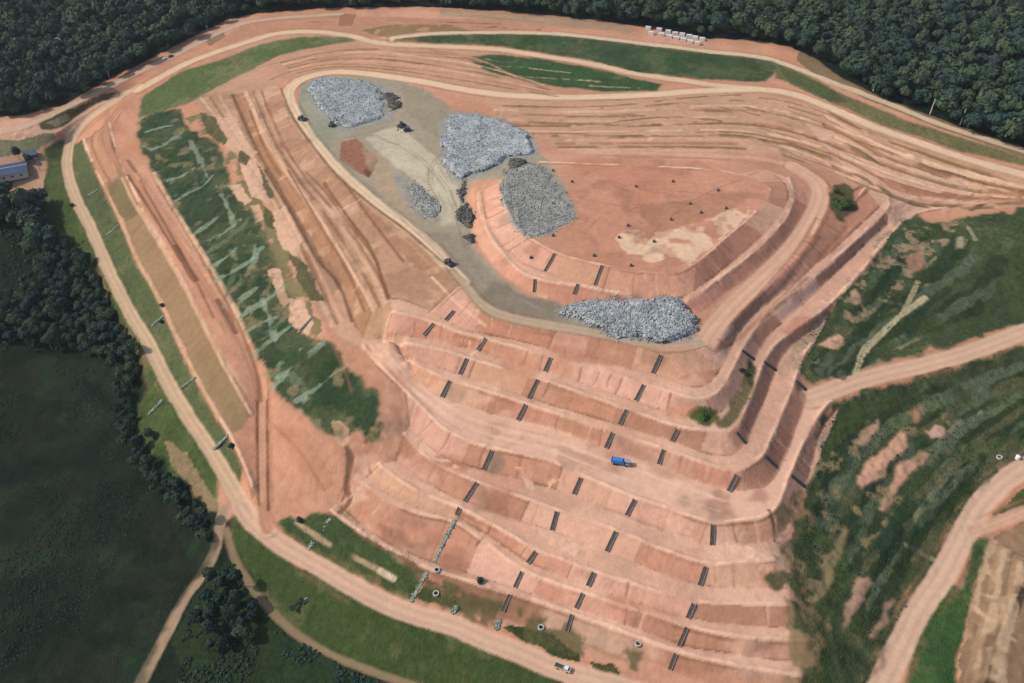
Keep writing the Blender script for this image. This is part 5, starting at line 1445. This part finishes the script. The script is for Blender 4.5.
for n, ((x, y), lab) in enumerate((((162, 323), 'dark shrub beside the stone channel half way down the left grass strip'), ((162, 307), 'dark little shrub on the berm above the left stone channel'), ((232, 447), 'grey-green shrub at the tip of the tan west face'),
                                   ((742, 372), 'dark shrub on the olive strip of the right flank'), ((702, 417), 'bright green bush on the small green patch of the red front'), ((300, 521), 'dark shrub at the top of the lower left grass strip'),
                                   ((480, 583), 'dry brown bush on the lowest dull face'), ((72, 206), 'bright shrub on the green verge below the far left bend'))):
    single('shrub', lab, 'shrub', (x, y), 2.2, (1.8 if n != 4 else 3.0), M_BRIGHTLEAF if n in (4, 7) else M_LEAF[n % 3], 520 + n, 420, (.25, .55), .8, True, 'single shrubs on the slopes')

# low scrub: uncountable tufts in pasture and on the grassed hillside
def scrub(name, regions, label, mat, seed):
    g = np.random.default_rng(seed)
    Q = []
    for px, n, hmin, hmax, clump in regions:
        p = hp(px)
        x0, y0 = p[:, :2].min(0); x1, y1 = p[:, :2].max(0)
        x = g.uniform(x0, x1, n * 3); y = g.uniform(y0, y1, n * 3)
        m = inpoly(x, y, p) & (fbm(x, y, clump, seed, 3) > .0)
        x, y = x[m][:n], y[m][:n]
        gi = np.clip(np.searchsorted(ys, y) - 1, 0, ny - 2); gj = np.clip(np.searchsorted(xs, x) - 1, 0, nx - 2)
        okk = (CLS[gi, gj] == 1)
        x, y, gi, gj = x[okk], y[okk], gi[okk], gj[okk]
        z = GZ[gi, gj]
        L_ = 7
        c = np.stack([x, y, z], 1)
        s = g.uniform(hmin, hmax, len(x))
        for k in range(L_):
            d = g.normal(0, 1, (len(x), 3)); d[:, 2] = np.abs(d[:, 2]) + .3; d /= np.linalg.norm(d, axis=1, keepdims=True)
            P = c + d * (s * g.uniform(.5, 1.0, len(x)))[:, None] * np.array([1, 1, .8])
            u = np.cross(d, g.normal(0, 1, d.shape)); u /= np.linalg.norm(u, axis=1, keepdims=True); v = np.cross(d, u)
            w_ = (s * g.uniform(.45, .8, len(x)))[:, None]
            Q.append(np.stack([P - u * w_, P - v * w_, P + u * w_, P + v * w_], 1).reshape(-1, 3))
    VV = np.concatenate(Q)
    o = obj(name, np_mesh(name, VV, np.arange(len(VV)).reshape(-1, 4), mat), mat)
    tag(o, label, 'scrub', None, 'stuff')


scrub('undergrowth', [('-60,352 112,362 130,440 178,490 206,540 190,580 160,625 135,700 -60,720', 6500, .2, .6, 40), ('100,240 60,250 100,300 60,360 0,360 0,230', 500, .6, 1.6, 8),
                      ('232,560 262,600 330,660 400,690 170,690 190,610', 1300, .3, 1.0, 12)],
      'dark scrub and tussocks over the left pasture', M_LEAF[0], 601)
scrub('weeds', [('800,335 870,266 892,232 930,224 1024,212 1100,200 1100,300 980,337 879,364 812,386', 1500, .2, .55, 10), ('820,420 852,394 928,377 1024,345 1024,460 984,480 950,536 908,600 890,683 800,683 812,640 790,560 808,490', 2400, .2, .55, 10),
                ('137,122 180,110 222,152 244,205 270,242 298,306 336,347 377,396 381,442 319,430 265,371 202,255', 1600, .15, .4, 9)],
      'rough dark weeds over the grassed banks', M_LEAF[1], 602)

# ------------------------------------------------------------------ air
hz = MB()
hx0, hx1, hy0, hy1 = xs[0] - 20, xs[-1] + 20, ys[0] - 20, ys[-1] + 20
hz0, hz1 = float(GZ.min()) - 1.0, CAM_H + 12
hz.box(((hx0 + hx1) / 2, (hy0 + hy1) / 2, (hz0 + hz1) / 2), (hx1 - hx0, hy1 - hy0, hz1 - hz0))
ho = obj('haze', hz, None)
hm = bpy.data.materials.new('thin_haze'); hm.use_nodes = True
n = hm.node_tree.nodes; n.clear()
out = n.new('ShaderNodeOutputMaterial'); pv = n.new('ShaderNodeVolumePrincipled')
pv.inputs['Color'].default_value = (.80, .88, .95, 1); pv.inputs['Density'].default_value = .00004; pv.inputs['Anisotropy'].default_value = .2
hm.node_tree.links.new(pv.outputs['Volume'], out.inputs['Volume'])
ho.data.materials.clear(); ho.data.materials.append(hm)
ho['kind'] = 'stuff'
USE_HAZE = True
if not USE_HAZE:
    bpy.data.objects.remove(ho)

# ------------------------------------------------------------------ light
S = Vector((-.70, -.02, .64)).normalized()
elev = math.asin(S.z); azim = math.atan2(S.x, S.y)
sd = bpy.data.lights.new('sun', 'SUN'); sd.energy = 2.75; sd.angle = R(1.5); sd.color = (1, .95, .88)
so = bpy.data.objects.new('sun', sd); COL.objects.link(so)
so.rotation_euler = S.to_track_quat('Z', 'Y').to_euler()
wd = bpy.data.worlds.new('World'); sc.world = wd; wd.use_nodes = True
n = wd.node_tree.nodes; l = wd.node_tree.links
sky = n.new('ShaderNodeTexSky'); sky.sky_type = 'NISHITA'; sky.sun_disc = False
sky.sun_elevation = elev; sky.sun_rotation = azim
sky.air_density = 1.2; sky.dust_density = 2.0
bg = n['Background']; bg.inputs['Strength'].default_value = .125
l.new(sky.outputs['Color'], bg.inputs['Color'])
vs = sc.view_settings
vs.view_transform = 'Standard'; vs.look = 'None'; vs.exposure = 0.46; vs.gamma = 1.0
sc.cycles.max_bounces = 5
print('TREES', len(sites), 'FACES', len(FALL))
